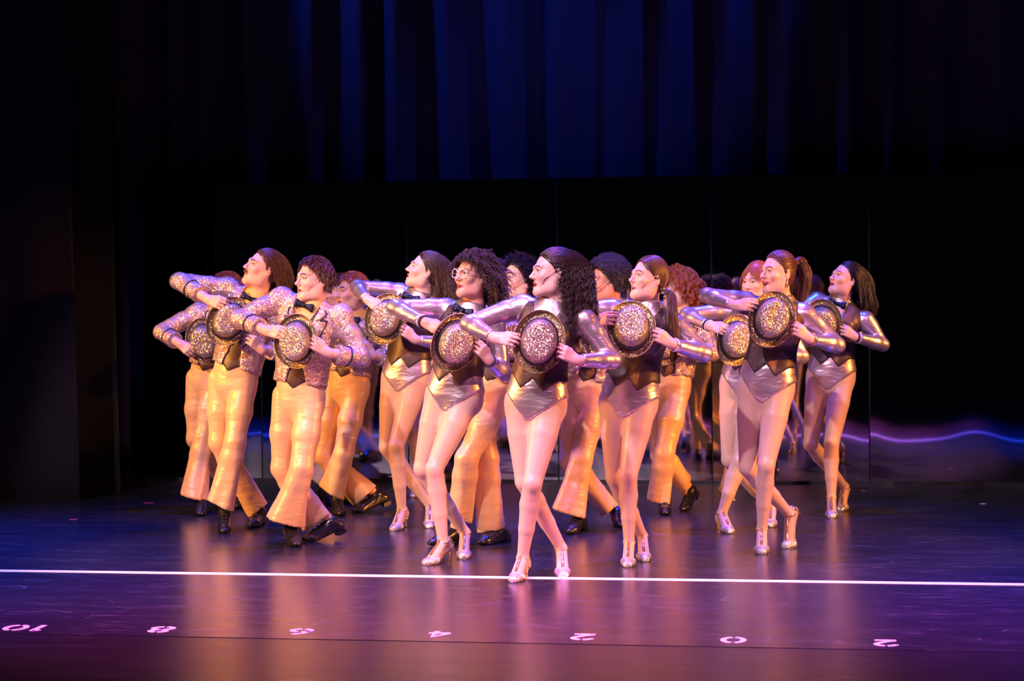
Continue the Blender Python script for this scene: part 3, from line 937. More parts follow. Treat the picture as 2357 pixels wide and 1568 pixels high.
def make_hair(root, style, color, hc, R, sc, seed, body=None):
    """hc head centre, R head rotation (local->person), sc head scale. Cap mesh + strands"""
    rr = np.random.RandomState(seed)
    m = M['hair_' + color]
    cen = hc + R @ (np.array([0, 0.018, 0.045]) * sc)
    infl = {'afro': 0.030, 'curlybob': 0.010, 'shortmen': 0.012, 'messy': 0.014}.get(style, 0.0045)
    rad = np.array([0.074, 0.094, 0.088]) * sc
    p = [ell((0, 0.018, 0.045), (0.074, 0.094, 0.088)), ell((0, 0.035, -0.01), (0.066, 0.070, 0.075), k=0.03)]
    f = Field(p, 0.0045, infl)
    P = f.P()
    if style in ('shortmen', 'messy', 'afro', 'back'):
        g = -(0.80 * P[1] + 0.62 * P[2] + 0.006) + 0 * P[0]
        g = np.maximum(g, -(P[2] + 0.055) + 0 * P[0] + 0 * P[1])
    elif style == 'bangs':
        g = -(0.80 * P[1] + 0.60 * P[2] + 0.020) + 0 * P[0]
    else:
        g = -(0.82 * P[1] + 0.60 * P[2] + 0.004) + 0 * P[0]
        g = np.maximum(g, -(P[2] + 0.07) + 0 * P[0] + 0 * P[1])
    f.keep(g)
    if style in ('afro', 'curlybob'):
        f.noise(160, 0.0022, seed, n=9)
    V, Q = f.mesh()
    hm = link('hair', arr_mesh('hair', (V * sc) @ R.T + hc, Q, m), root)
    # strand roots on the scalp ellipsoid, in head space
    Nn = {'afro': 3600, 'curlybob': 3600, 'curlylong': 3200, 'wavy': 2400, 'shortmen': 3000, 'messy': 2200, 'back': 2600}.get(style, 2600)
    d = rr.normal(size=(Nn * 4, 3)); d /= np.linalg.norm(d, axis=1)[:, None]
    er = np.array([0.074, 0.094, 0.088]) + infl * 0.7
    q = d * er + np.array([0, 0.018, 0.045])
    front = 0.82 * q[:, 1] + 0.60 * q[:, 2]
    ok = (front > {'bangs': -0.012, 'afro': -0.002}.get(style, 0.0)) & (q[:, 2] > -0.035)
    ear = (np.abs(q[:, 0]) > 0.055) & (q[:, 2] < 0.01) & (q[:, 1] < 0.03)
    ok &= ~ear
    q, d = q[ok][:Nn], d[ok][:Nn]
    Nn = len(q)
    nr = d / er; nr /= np.linalg.norm(nr, axis=1)[:, None]
    qw = (q * sc) @ R.T + hc; nw = nr @ R.T
    back = R @ np.array([0, 1, 0]); hup = R @ np.array([0, 0, 1]); side = R @ np.array([1, 0, 0])
    g_ = np.array([0, 0, -1.0])
    def march(K, ds, targ, stiff, init, outw=0.0, rad_in=0.004, noise=0.0, seedv=0):
        Pp = np.zeros((Nn, K, 3)); Pp[:, 0] = qw
        init = np.broadcast_to(init, (Nn, 3))
        D = init / (np.linalg.norm(init, axis=1)[:, None] + 1e-9)
        jit = rr.normal(size=(Nn, 3)) * noise
        for k in range(1, K):
            t = targ(Pp[:, k - 1], k / K)
            t = np.broadcast_to(t, (Nn, 3)); t = t / (np.linalg.norm(t, axis=1)[:, None] + 1e-9) + jit
            D = D * (1 - stiff) + t * stiff
            D /= np.linalg.norm(D, axis=1)[:, None] + 1e-9
            nx = Pp[:, k - 1] + D * (ds if np.isscalar(ds) else ds[:, None])
            nx = push_out(nx, cen, R, rad + infl * 0.6 + rad_in + outw)
            nx = push_out(nx, hc + R @ (np.array([0, 0.01, -0.03]) * sc), R, np.array([0.071, 0.07, 0.085]) * sc)
            if body is not None:
                for bc, br in body:
                    v = nx - bc; L_ = np.linalg.norm(v, axis=1, keepdims=True)
                    nx = np.where(L_ < br, bc + v / np.maximum(L_, 1e-4) * br, nx)
            D = nx - Pp[:, k - 1]; D /= np.linalg.norm(D, axis=1)[:, None] + 1e-9
            Pp[:, k] = nx
        return Pp
    def clumpify(Pp, n, spread, t0=0.15):
        K = Pp.shape[1]
        gi = rr.choice(len(Pp), n, replace=False)
        G = Pp[gi]
        dd = ((Pp[:, None, 0] - G[None, :, 0]) ** 2).sum(-1)
        who = dd.argmin(1)
        ramp = np.clip((np.linspace(0, 1, K) - t0) / 0.35, 0, 1)[None, :, None]
        off = rr.normal(size=(len(Pp), 1, 3)) * spread
        return Pp * (1 - ramp) + (G[who] + off) * ramp, who
    def curl(Pp, amp, turns, who=None, t0=0.0):
        K = Pp.shape[1]
        T = np.gradient(Pp, axis=1); T /= np.linalg.norm(T, axis=2)[..., None] + 1e-9
        a = np.cross(T, np.array([0.3, 0.5, 0.8])); a /= np.linalg.norm(a, axis=2)[..., None] + 1e-9
        b = np.cross(T, a)
        ph = rr.uniform(0, 6.28, (len(Pp), 1)); tn = turns * rr.uniform(0.7, 1.3, (len(Pp), 1))
        if who is not None:
            ph = ph[who] + rr.uniform(-0.5, 0.5, (len(Pp), 1)); tn = tn[who]
        th = ph + 2 * math.pi * tn * np.linspace(0, 1, K)[None]
        am = amp * np.clip((np.linspace(0, 1, K) - t0) * 4, 0, 1)[None]
        return Pp + (np.cos(th) * am)[..., None] * a + (np.sin(th) * am)[..., None] * b
    r0 = 0.0011
    if style == 'afro':
        ln_ = rr.uniform(0.015, 0.042, Nn)
        Pp = march(12, ln_ / 12, lambda p, t: nw * 1.0 + 0 * p, 0.5, nw, noise=0.25)
        Pp = curl(Pp, 0.006, 2.5)
    elif style == 'curlybob':
        ln_ = np.clip(0.066 + (0.06 - q[:, 2]) * 0.60, 0.036, 0.14) * rr.uniform(0.7, 1.1, Nn)
        Pp = march(22, ln_ / 11, lambda p, t: nw * (1.1 - 0.9 * t) + g_ * (0.3 + 1.2 * t) + back * 0.25, 0.35, nw + back * 0.2, noise=0.25)
        Pp, wh = clumpify(Pp, 1100, 0.003, 0.1)
        Pp = curl(Pp, 0.0050, 7.0, wh); r0 = 0.0012
    elif style == 'curlylong':
        # swept back off the forehead then a mass of ringlets down the back and shoulder
        ln_ = rr.uniform(0.32, 0.50, Nn)
        def tg(p, t):
            return (back * 1.0 + hup * 0.05) * max(0, 0.28 - t) * 7 + g_ * (0.15 + t * 2.2) + nw * (0.0 if t < 0.25 else 0.07) + np.array([-0.06, -0.12, -0.3]) * (t > 0.25)
        Pp = march(34, ln_ / 34, tg, 0.40, back + hup * 0.1, noise=0.05)
        Pp, wh = clumpify(Pp, 420, 0.0045, 0.25)
        Pp = curl(Pp, 0.0070, 9, wh, 0.2); r0 = 0.0012
    elif style == 'wavy':
        ln_ = rr.uniform(0.11, 0.17, Nn)
        Pp = march(22, ln_ / 22, lambda p, t: g_ * (0.8 + t * 2) + back * 0.15 + nw * 0.30, 0.25, nw * 0.6 + back * 0.3, noise=0.12)
        Pp, wh = clumpify(Pp, 160, 0.004, 0.2)
        Pp = curl(Pp, 0.009, 2.5, wh); r0 = 0.0013
    elif style in ('straight', 'chinlong'):
        L0 = 0.25 if style == 'straight' else 0.15
        ln_ = (L0 + (q[:, 2]) * 0.8) * rr.uniform(0.85, 1.05, Nn)
        def tg(p, t):
            return (back * 1.2 + nw * 0.1) * max(0, 0.3 - t) * 3 + g_ * (0.6 + t * 2) + back * 0.15
        Pp = march(20, ln_ / 20, tg, 0.30, back + np.sign(q[:, :1]) * side * 0.5 + hup * 0.2, noise=0.05)
        Pp, wh = clumpify(Pp, 240, 0.003, 0.4)
        Pp = curl(Pp, 0.003, 1.2, wh)
    elif style in ('pony', 'pigtails', 'bangs'):
        if style == 'pony':
            tie = hc + R @ (np.array([0.0, 0.118, 0.075]) * sc)
            ties = [tie]
            who = np.zeros(Nn, int)
        elif style == 'bangs':
            ties = [hc + R @ (np.array([0.0, 0.11, 0.02]) * sc)]
            who = np.zeros(Nn, int)
        else:
            ties = [hc + R @ (np.array([s * 0.070, 0.060, -0.045]) * sc) for s in (-1, 1)]
            who = (q[:, 0] > 0).astype(int)
        tt = np.array(ties)[who]
        Pp = march(13, 0.0125, lambda p, t: (tt - p), 0.5, np.cross(np.cross(nw, tt - qw), nw), noise=0.02)
        dd = np.linalg.norm(Pp - tt[:, None], axis=2)
        near = np.argmin(dd, 1)
        for i in range(Nn):
            Pp[i, near[i]:] = tt[i] + (Pp[i, near[i]] - tt[i]) * 0.5
        if style == 'bangs':
            fr = q[:, 1] < -0.035
            K = Pp.shape[1]
            t = np.linspace(0, 1, K)[None, :, None]
            fl_ = (q[fr] * sc) @ R.T + hc
            Pp[fr] = fl_[:, None] + (nw[fr][:, None] * 0.012 * np.sin(t * 3) + (g_[None] * 0.055 - R[:, 1] * 0.012)[:, None] * t
                                     + (np.sign(q[fr][:, :1]) * side * 0.03)[:, None] * t ** 2)
        strands('hair_strands', Pp, r0, m, hm)
        # the tails
        TN, K = (420, 22)
        cols = []
        for ti, tie in enumerate(ties):
            if style == 'bangs': continue
            if style == 'pony':
                c = [tie, tie + back * 0.05 + hup * 0.012, tie + back * 0.085 - np.array([0, 0, 0.05]), tie + back * 0.08 - np.array([0, 0, 0.13]), tie + back * 0.055 - np.array([0, 0, 0.22])]
                wd = [0.010, 0.026, 0.034, 0.034, 0.016]
            elif ti == 1:
                c = [tie, tie + back * 0.03 + np.array([0.02, -0.03, -0.03]), tie + np.array([0.045, -0.07, -0.13]), tie + np.array([0.055, -0.085, -0.26]), tie + np.array([0.045, -0.09, -0.40])]
                wd = [0.009, 0.022, 0.026, 0.024, 0.010]
            else:
                c = [tie, tie + np.array([-0.03, -0.02, -0.03]), tie + np.array([-0.06, -0.05, -0.05]), tie + np.array([-0.075, -0.10, -0.10]), tie + np.array([-0.07, -0.13, -0.2])]
                wd = [0.009, 0.022, 0.026, 0.022, 0.010]
            u = np.linspace(0, 4, K)
            cc = np.stack([np.interp(u, range(5), [x[i] for x in c]) for i in range(3)], 1)
            for _ in range(2): cc[1:-1] = (cc[:-2] + cc[1:-1] * 2 + cc[2:]) / 4
            ww = np.interp(u, range(5), wd)
            T = np.gradient(cc, axis=0); T /= np.linalg.norm(T, axis=1)[:, None]
            A_ = np.cross(T, [0.2, 0.9, 0.1]); A_ /= np.linalg.norm(A_, axis=1)[:, None]; B_ = np.cross(T, A_)
            an = rr.uniform(0, 6.28, TN); rd = np.sqrt(rr.uniform(0, 1, TN))
            Pt = cc[None] + (A_[None] * np.cos(an)[:, None, None] + B_[None] * np.sin(an)[:, None, None]) * (rd[:, None] * ww[None])[..., None]
            Pt = curl(Pt, 0.005, 2.0)
            cols.append(Pt)
            v, qd = tube([tie - back * 0.006, tie, tie + back * 0.008], [0.011, 0.013, 0.011], 10)
            link('hair_tie', arr_mesh('hair_tie', v, qd, M['gold'] if style == 'pigtails' else m), hm)
        if cols:
            strands('hair_tail', np.concatenate(cols), 0.0013, m, hm)
        return hm
    elif style == 'back':
        ln_ = rr.uniform(0.12, 0.165, Nn)
        Pp = march(16, ln_ / 16, lambda p, t: back * (0.9 - 0.9 * t) + g_ * (0.15 + t * 2.0), 0.30, back + hup * 0.4, noise=0.05)
    elif style == 'messy':
        ln_ = rr.uniform(0.05, 0.085, Nn)
        Pp = march(12, ln_ / 12, lambda p, t: nw * (0.5 - 0.5 * t) - back * (0.7 if True else 0) + g_ * 0.3 + side * 0.3, 0.3, nw + side * 0.4, noise=0.25)
        Pp = curl(Pp, 0.003, 1.2); r0 = 0.0014
    else:
        ln_ = rr.uniform(0.035, 0.065, Nn)
        top = np.clip((q[:, 2:3] - 0.05) / 0.08, 0, 1)
        Pp = march(10, ln_ / 10, lambda p, t: -back * top * 0.9 + side * 0.35 * top + g_ * (0.9 - 0.6 * top) + nw * 0.06, 0.30, nw * 0.25 + side * 0.3 * top - back * top * 0.4, noise=0.07)
        Pp, wh = clumpify(Pp, 260, 0.002, 0.3)
        Pp = curl(Pp, 0.002, 1.0, wh); r0 = 0.0012
    strands('hair_strands', Pp, r0, m, hm)
    return hm


def foot_frame(A_, T_):
    lat = nrm(np.cross(T_ - A_, [0, 0, 1.0]))
    return lat


def solve_ankle(T_, apx, lt, base):
    """ankle on its pixel ray, behind the toe (upstage) at foot length lt"""
    best = None
    for dd in np.linspace(0.055, 0.22, 45):
        p = at(apx[0], apx[1], T_[1] + dd)
        e = abs(np.linalg.norm(p - T_) - lt)
        if best is None or e < best[0]: best = (e, p)
    return best[1]


def make_shoe(root, kind, A_, T_, planted):
    """returns foot prims (skin) and builds the shoe under root"""
    lat = nrm(np.cross(T_ - A_, [0, 0, 1.0]))
    B = T_ - nrm((T_ - A_) * [1, 1, 0]) * 0.050 + np.array([0, 0, 0.020])
    e = nrm(B - A_)
    upe = np.cross(lat, e)
    pref = nrm((T_ - A_) * [1, 1, 0]) + np.array([-0.1, -0.4, 0.5])
    if upe @ pref < 0: upe = -upe
    if kind == 'w':
        H = A_ + nrm(-upe * 0.85 - e * 0.30) * 0.058
        if planted: H[2] = max(H[2], 0.075)
        Tt = T_ + np.array([0, 0, 0.014])
        skin = [cap(A_, H, 0.029, 0.026, k=0.02), cap(A_, B, 0.029, 0.033, k=0.025, fl=upe, c=1.30), cap(H, B, 0.024, 0.024, k=0.02), cap(B, Tt - nrm(Tt - B) * 0.02, 0.024, 0.016, k=0.02)]
        g = nrm(B - H); ug = np.cross(lat, g); ug = ug if ug @ (pref + np.array([0, 0, 0.5])) > 0 else -ug
        # upper: glitter toe box and heel cup
        tt_ = nrm(Tt - B); lx = lat * 0.010
        toe = [cap(B - tt_ * 0.022 + q_ * lx, Tt - tt_ * 0.017 + q_ * lx * 0.35, 0.034, 0.024, k=0.02, fl=ug, c=1.25) for q_ in (-1, 1)]
        f = Field(toe, 0.004)
        V, Q = f.mesh()
        sh = link('shoe', arr_mesh('shoe', V, Q, M['shoe']), root)
        heelcup = Field([cap(H + ug * 0.028, H - ug * 0.012 + g * 0.01, 0.026, 0.030, k=0.02)], 0.004)
        Pq = heelcup.P()
        gg = (Pq[0] - H[0]) * g[0] + (Pq[1] - H[1]) * g[1] + (Pq[2] - H[2]) * g[2] - 0.006
        heelcup.keep(gg)
        V, Q = heelcup.mesh()
        link('heel_counter', arr_mesh('heel_counter', V, Q, M['gold']), sh)
        sole = [H - ug * 0.030 - g * 0.014, H * 0.55 + B * 0.45 - ug * 0.020, B - ug * 0.021, Tt + g * 0.004 - np.array([0, 0, 0.008])]
        sole = [np.array([x[0], x[1], max(x[2], 0.006)]) for x in sole]
        v, q = tube(sole, [0.022, 0.018, 0.037, 0.022], 10, flat=(ug, 0.22))
        # flat factor acts along the second axis of the tube frame
        link('sole', arr_mesh('sole', v, q, M['gold']), sh)
        ht = H - ug * 0.028 - g * 0.006
        hb = np.array([ht[0], ht[1], 0.0]) - nrm(g * [1, 1, 0]) * -0.004 if planted else ht - ug * 0.062
        hb[2] = max(hb[2], 0.002)
        v, q = tube([ht, ht * 0.6 + hb * 0.4, ht * 0.15 + hb * 0.85, hb], [0.017, 0.009, 0.0065, 0.0085], 8)
        link('shoe_heel', arr_mesh('shoe_heel', v, q, M['gold']), sh)
        # T-strap
        inst = [A_ * 0.12 + B * 0.88 + upe * 0.024, A_ * 0.5 + B * 0.5 + upe * 0.0285, A_ + e * 0.016 + upe * 0.0320]
        v, q = tube(inst, [0.0085, 0.0065, 0.0065], 8, flat=(upe, 0.3))
        link('instep_strap', arr_mesh('instep_strap', v, q, M['gold']), sh)
        an = [A_ + 0.0340 * (math.cos(t) * lat + math.sin(t) * nrm(np.cross(lat, [0, 0, 1.0]))) + np.array([0, 0, 0.006 * math.sin(t)]) for t in np.linspace(0, 2 * math.pi, 17)]
        v, q = tube(an, 0.0042, 6, caps=False)
        link('ankle_strap', arr_mesh('ankle_strap', v, q, M['gold']), sh)
        return skin
    H = A_ + nrm(-upe * 0.8 - e * 0.45) * 0.062
    if planted: H[2] = max(H[2], 0.050)
    Tt = T_ + np.array([0, 0, 0.022])
    g = nrm(B - H); ug = np.cross(lat, g); ug = ug if ug @ (pref + np.array([0, 0, 0.5])) > 0 else -ug
    pr = [cap(H + ug * 0.004, B, 0.034, 0.037, k=0.02), cap(B, Tt, 0.038, 0.024, k=0.02, fl=ug, c=1.4), cap(H, A_ - upe * 0.0, 0.034, 0.036, k=0.02), cap(A_, B, 0.034, 0.028, k=0.03)]
    f = Field(pr, 0.0055)
    Pq = f.P()
    f.keep(-((Pq[0] - B[0]) * ug[0] + (Pq[1] - B[1]) * ug[1] + (Pq[2] - B[2]) * ug[2]) - 0.020)
    f.keep(0 * Pq[0] + 0 * Pq[1] - Pq[2] + 0.004)
    V, Q = f.mesh()
    sh = link('shoe', arr_mesh('shoe', V, Q, M['black_leather']), root)
    base = H - ug * 0.024 + g * 0.004
    q0 = np.array([base - g * 0.032, base + g * 0.028])
    v, q = [], []
    for k_, dz_ in ((0, 0.0), (1, -0.026)):
        for gx, lx in ((-0.030, -0.028), (-0.030, 0.028), (0.026, 0.026), (0.026, -0.026)):
            pt = base + g * gx + lat * lx + ug * dz_
            pt[2] = max(pt[2], 0.0 if k_ else 0.012)
            v.append(pt)
    q = [(0, 1, 2, 3), (4, 7, 6, 5), (0, 4, 5, 1), (1, 5, 6, 2), (2, 6, 7, 3), (3, 7, 4, 0)]
    link('shoe_heel', arr_mesh('shoe_heel', np.array(v), q, M['black_leather'], smooth=False), sh)
    for k_ in range(4):
        c = B * (0.75 - 0.2 * k_) + A_ * (0.25 + 0.2 * k_) + upe * (0.036 - 0.001 * k_)
        v, q = tube([c - lat * 0.018, c + upe * 0.004, c + lat * 0.018 + e * 0.006], 0.0028, 5)
        link('lace', arr_mesh('lace', v, q, M['black']), sh)
    return [cap(A_, H, 0.03, 0.026, k=0.02), cap(A_, B, 0.030, 0.022, k=0.02)]


def person(S, idx):
    LOD[0] = S.get('lod', 1.25)
    kind = S['k']
    fem = kind == 'w'
    Tf, Tb = ground(*S['tf']), ground(*S['tb'])
    Af = solve_ankle(Tf, S['af'], 0.195 if fem else 0.20, 0)
    Ab = solve_ankle(Tb, S['ab'], 0.205 if fem else 0.21, 0)
    D0 = 0.5 * (Af[1] + Ab[1]) - 0.02
    s = F_PX / D0
    pc = at(S['hip'][0], S['hip'][1], D0)
    origin = np.array([pc[0], D0, 0.0])
    root = link('person', None)
    root.location = l2w(origin)
    root.rotation_euler = (0, 0, YAW)
    def L(px, dd): return at(px[0], px[1], D0 + dd) - origin
    Tf, Tb, Af, Ab = Tf - origin, Tb - origin, Af - origin, Ab - origin
    Pc = L(S['hip'], 0)
    hy = math.radians(S.get('hyaw', 18))
    hl = np.array([math.cos(hy), -math.sin(hy), 0])         # towards image right = dancer's left
    hw = 0.078 if fem else 0.080
    HL, HR = Pc + hl * hw, Pc - hl * hw
    KL, KR = L(S['kf'], -0.14), L(S['kb'], 0.0)
    N = L(S['nk'], 0.0)
    SR, SL = L(S['sr'], 0.05), L(S['sl'], -0.05)
    hat_px = S['hat']
    ER, EL = L(S['er'], -0.02), L(S['el'], -0.08)
    WR, WL = L(S['wr'], -0.215), L(S['wl'], -0.23)
    HR_px, HL_px = S['hr'], S['hl']                       # knuckle targets
    GR, GL = L(HR_px, -0.265), L(HL_px, -0.265)
    w = nrm(N - Pc)
    cyw = math.radians(S.get('cyaw', 18))
    sv = nrm(SL - SR)
    sv = nrm(sv - (sv @ w) * w * 0.7)
    fr = nrm(np.cross(w, sv)); fr = -fr if fr[1] > 0 else fr          # chest front
    sv = nrm(np.cross(fr, w)); sv = sv if sv[0] > 0 else -sv
    TL = np.linalg.norm(N - Pc)
    u = lambda t, a=0, b=0: Pc + w * TL * t + sv * a + fr * b
    hd = S['head']
    HC = L(hd[0], S.get('hdep', -0.02)); Rh = head_rot(hd[1], hd[2], hd[3])
    hsc = (0.98 if fem else 1.03) * S.get('hsc', 1.0)
    nk_top = HC + Rh @ (np.array([0, 0.030, -0.075]) * hsc)
    # torso prims
    def torso(r=1.0):
        if fem:
            T_ = [cap(Pc - w * 0.005, u(0.17), 0.148 * r, 0.134 * r, k=0.05, fl=fr, c=1.38),
                  cap(u(0.17), u(0.46), 0.134 * r, 0.112 * r, k=0.05, fl=fr, c=1.28),
                  cap(u(0.46), u(0.74), 0.112 * r, 0.132 * r, k=0.05, fl=fr, c=1.30),
                  cap(u(0.72), u(0.90), 0.130 * r, 0.100 * r, k=0.04, fl=fr, c=1.42)]
            for q in (-1, 1):
                T_ += [ell(u(0.68, q * 0.066, 0.072), (0.058, 0.052, 0.055), k=0.045),
                       ell(Pc + hl * q * 0.072 - fr * 0.055 - w * 0.03, (0.085, 0.085, 0.095), k=0.05)]
        else:
            T_ = [cap(Pc - w * 0.005, u(0.18), 0.132 * r, 0.128 * r, k=0.05, fl=fr, c=1.32),
                  cap(u(0.18), u(0.45), 0.128 * r, 0.126 * r, k=0.05, fl=fr, c=1.28),
                  cap(u(0.45), u(0.74), 0.130 * r, 0.152 * r, k=0.05, fl=fr, c=1.32),
                  cap(u(0.72), u(0.90), 0.150 * r, 0.115 * r, k=0.04, fl=fr, c=1.38)]
            for q in (-1, 1):
                T_ += [ell(u(0.76, q * 0.07, 0.055), (0.075, 0.05, 0.06), k=0.05),
                       ell(Pc + hl * q * 0.07 - fr * 0.05 - w * 0.03, (0.08, 0.08, 0.09), k=0.05)]
        T_ += [cap(N - w * 0.066, S_ - w * 0.014, 0.044, 0.046, k=0.05) for S_ in (SR, SL)]
        return T_
    neckp = [cap(N - w * 0.05, nk_top, 0.056 if fem else 0.064, 0.048 if fem else 0.056, k=0.035)]
    af = 1.0 if fem else 1.12
    def arm(a, b, c, infl=0.0, cut=1.0, flat=False):
        m = a + (b - a) * 0.3
        cc = b + (c - b) * cut
        m2 = b + (c - b) * 0.28
        return [cap(a, m, 0.051 * af, 0.046 * af, k=0.04), cap(m, b, 0.046 * af, 0.036 * af, k=0.02),
                cap(b, m2, 0.037 * af, 0.038 * af, k=0.015), cap(m2, cc, 0.038 * af, (0.038 + (0.024 - 0.038) * cut) * af, k=0.015, flat=flat)]
    arms = arm(SR, ER, WR) + arm(SL, EL, WL)
    def leg(h, k_, a):
        dr = nrm(k_ - h)
        shin = a - k_
        bk = nrm(np.array([0, 1.0, 0]) - nrm(shin) * nrm(shin)[1])
        c1_ = k_ + shin * 0.30 + bk * 0.016
        lt = 1.0 if fem else 0.93
        return [cap(h, h + (k_ - h) * 0.4, 0.083 * lt, 0.077 * lt, k=0.03), cap(h + (k_ - h) * 0.4, k_, 0.077 * lt, 0.048, k=0.03),
                ell(k_ - bk * 0.012, (0.040, 0.040, 0.050), k=0.03),
                cap(k_, c1_, 0.048, 0.051, k=0.03), cap(c1_, k_ + shin * 0.62 + bk * 0.008, 0.051, 0.041, k=0.03),
                cap(k_ + shin * 0.62 + bk * 0.008, a, 0.040, 0.0285, k=0.02)]
    sk_f = make_shoe(root, kind, Af, Tf, True)
    sk_b = make_shoe(root, kind, Ab, Tb, False)
    bh = S.get('h', 0.0078)
    legsL, legsR = leg(HL, KL, Af) + sk_f, leg(HR, KR, Ab) + sk_b
    # two legs are blended into the trunk but stay apart from one another
    fb = Field(torso(1.0 if fem else 0.96) + neckp + arms + legsL[:1] + legsR[:1] + [dict(x, k=0.004) if i == 0 else x for lg in (legsL[1:], legsR[1:]) for i, x in enumerate([dict(y_, k=min(y_['k'], 0.012)) for y_ in lg])], bh)
    V, Q = fb.mesh()
    C = V[Q].mean(1)
    # material: below the hips = tights
    zrel = (C - Pc) @ w
    midarm = np.zeros(len(C), bool)
    mi = np.where(C[:, 2] < Pc[2] + 0.14, 1, 0)
    for W_, E_ in ((WR, ER), (WL, EL)):
        dd = np.linalg.norm(C - W_, axis=1)
        mi[dd < 0.12] = 0
    parts = [(V, Q, mi)]
    hv, hq, hmi = head_mesh(S.get('mouth', 0.8), not fem, S.get('smile', 0.2), 1, 1.0, S.get('chin', 1.0))
    parts.append(((hv * hsc) @ Rh.T + HC, hq, hmi))
    cam_n = np.array([0, -1.0, 0])
    hs = 0.93 if fem else 1.03
    for W_, G_, up_, mr in ((WR, GR, np.array([-0.25, -0.9, 0.35]), 1), (WL, GL, np.array([0.35, -0.9, 0.15]), -1)):
        E_ = ER if mr == 1 else EL
        dv = nrm(G_ - W_)
        hv, hq = hand_mesh(W_, dv, up_, hs, 0.72 if mr == 1 else 0.88, mr, fa=nrm(W_ - E_))
        parts.append((hv, hq, 0))
    V, Q, mi = join(parts)
    skin = M['skin_' + S.get('skin', 'fair')]
    tgt = M['fishnet'] if S.get('net') else (M['tights'] if fem else M['shirt'])
    lipm = M['lips'] if fem and S.get('lip', True) else M['lips_plain']
    link('body', arr_mesh('body', V, Q, [skin, tgt, lipm, M['mouth'], M['brow'], M['white'], M['iris']], mi), root)

    def tcoord(f):
        P = f.P()
        v = [P[i] - Pc[i] for i in range(3)]
        return [v[0] * a[0] + v[1] * a[1] + v[2] * a[2] for a in (sv, fr, w)]

    def tc_of(V):
        v = V - Pc
        return np.stack([v @ sv, v @ fr, v @ w], 1)
    # neck height limit for collars
    colr = Pc + w * (TL + 0.035)
    if fem:
        f = Field(torso() + [cap(N - w * 0.05, N + (nk_top - N) * 0.36, 0.058, 0.053, k=0.035, flat=True)]
                  + arm(SR, ER, WR, cut=0.86, flat=True) + arm(SL, EL, WL, cut=0.86, flat=True)
                  + [dict(x, k=0.04) for x in (legsL[0], legsR[0])], 0.0068, 0.0065)
        x_, y_, z_ = tcoord(f)
        z0 = -0.095
        ax_ = np.minimum(np.abs(x_), 0.165)
        g = (z0 + 0.95 * np.maximum(ax_ - 0.015, 0)) - z_
        gb = (z0 - 0.04 + 1.12 * ax_) - z_
        bl = np.clip((y_ + 0.05) / 0.08, 0, 1)
        f.keep(g * bl + gb * (1 - bl))
        f.noise(70, 0.0009, idx, n=8, stretch=(0.6, 0.6, 1.6))
        V, Q = f.mesh()
        link('leotard', arr_mesh('leotard', V, Q, M['silver']), root)
    else:
        f = Field(torso(0.96) + [cap(N - w * 0.05, N + (nk_top - N) * 0.45, 0.066, 0.062, k=0.035, flat=True)], 0.0090, 0.005)
        V, Q = f.mesh()
        link('turtleneck_shirt', arr_mesh('turtleneck_shirt', V, Q, M['shirt']), root)
        # trousers
        def tleg(h, k_, hemL, hemR, dep):
            cpx = (0.5 * (hemL[0] + hemR[0]), 0.5 * (hemL[1] + hemR[1]))
            c = L(cpx, dep); a = L(hemL, dep); b = L(hemR, dep)
            hwid = np.linalg.norm(b - a) / 2
            ax_ = nrm(b - a)
            dn = nrm(np.array([ax_[2], 0, -ax_[0]])); dn = dn if dn[2] < 0 else -dn
            mid = k_ + (c - k_) * 0.25
            yv = np.array([0, 1.0, 0])
            pr = [cap(h + w * 0.02, h + (k_ - h) * 0.5, 0.084, 0.080, k=0.04), cap(h + (k_ - h) * 0.5, k_, 0.080, 0.064, k=0.03),
                  cap(k_, mid, 0.066, 0.070, k=0.03), cap(mid, c + dn * 0.03, 0.070, hwid * 1.03, k=0.03, fl=yv, c=1.15)]
            return pr, c, dn, hwid
        depf = Af[1] - 0.02; depb = Ab[1] - 0.01
        p1, c1_, dn1, w1 = tleg(HL, KL, *S['hemf'], depf)
        p2, c2_, dn2, w2 = tleg(HR, KR, *S['hemb'], depb)
        fields = []
        wa = [cap(Pc, u(0.18), 0.138, 0.133, k=0.05, fl=fr, c=1.26), cap(u(0.18), u(0.31), 0.131, 0.118, k=0.04, fl=fr, c=1.26, flat=True)]
        for q in (-1, 1): wa.append(ell(Pc + hl * q * 0.07 - fr * 0.05 - w * 0.03, (0.080, 0.080, 0.095), k=0.05))
        jn = []
        for (pp, c_, dn_, hw_, seed, kk) in ((p1, c1_, dn1, w1, 3, KL), (p2, c2_, dn2, w2, 9, KR)):
            f = Field((wa if not jn else []) + pp, 0.0072)
            P = f.P()
            g = (P[0] - c_[0]) * dn_[0] + (P[1] - c_[1]) * dn_[1] + (P[2] - c_[2]) * dn_[2]
            f.noise(48, 0.0012, idx * 7 + seed, stretch=(1.1, 1.1, 0.30), n=9)
            f.noise(90, 0.0006, idx * 5 + seed, stretch=(0.8, 0.8, 1.2), n=9)
            # flare pleats grow towards the hem
            fw = np.clip((g + 0.38) / 0.38, 0, 1)
            r_2 = np.random.RandomState(idx * 13 + seed)
            th = np.arctan2(P[1] - (kk[1] + (c_[1] - kk[1]) * fw), P[0] - (kk[0] + (c_[0] - kk[0]) * fw))
            f.D = (f.D + fw * 0.009 * np.sin(th * 3 + r_2.uniform(0, 6)) + fw * 0.005 * np.sin(th * 5 + r_2.uniform(0, 6) + g * 9)).astype(np.float32)
            f.keep(np.where(P[2] < kk[2], g, -1.0))
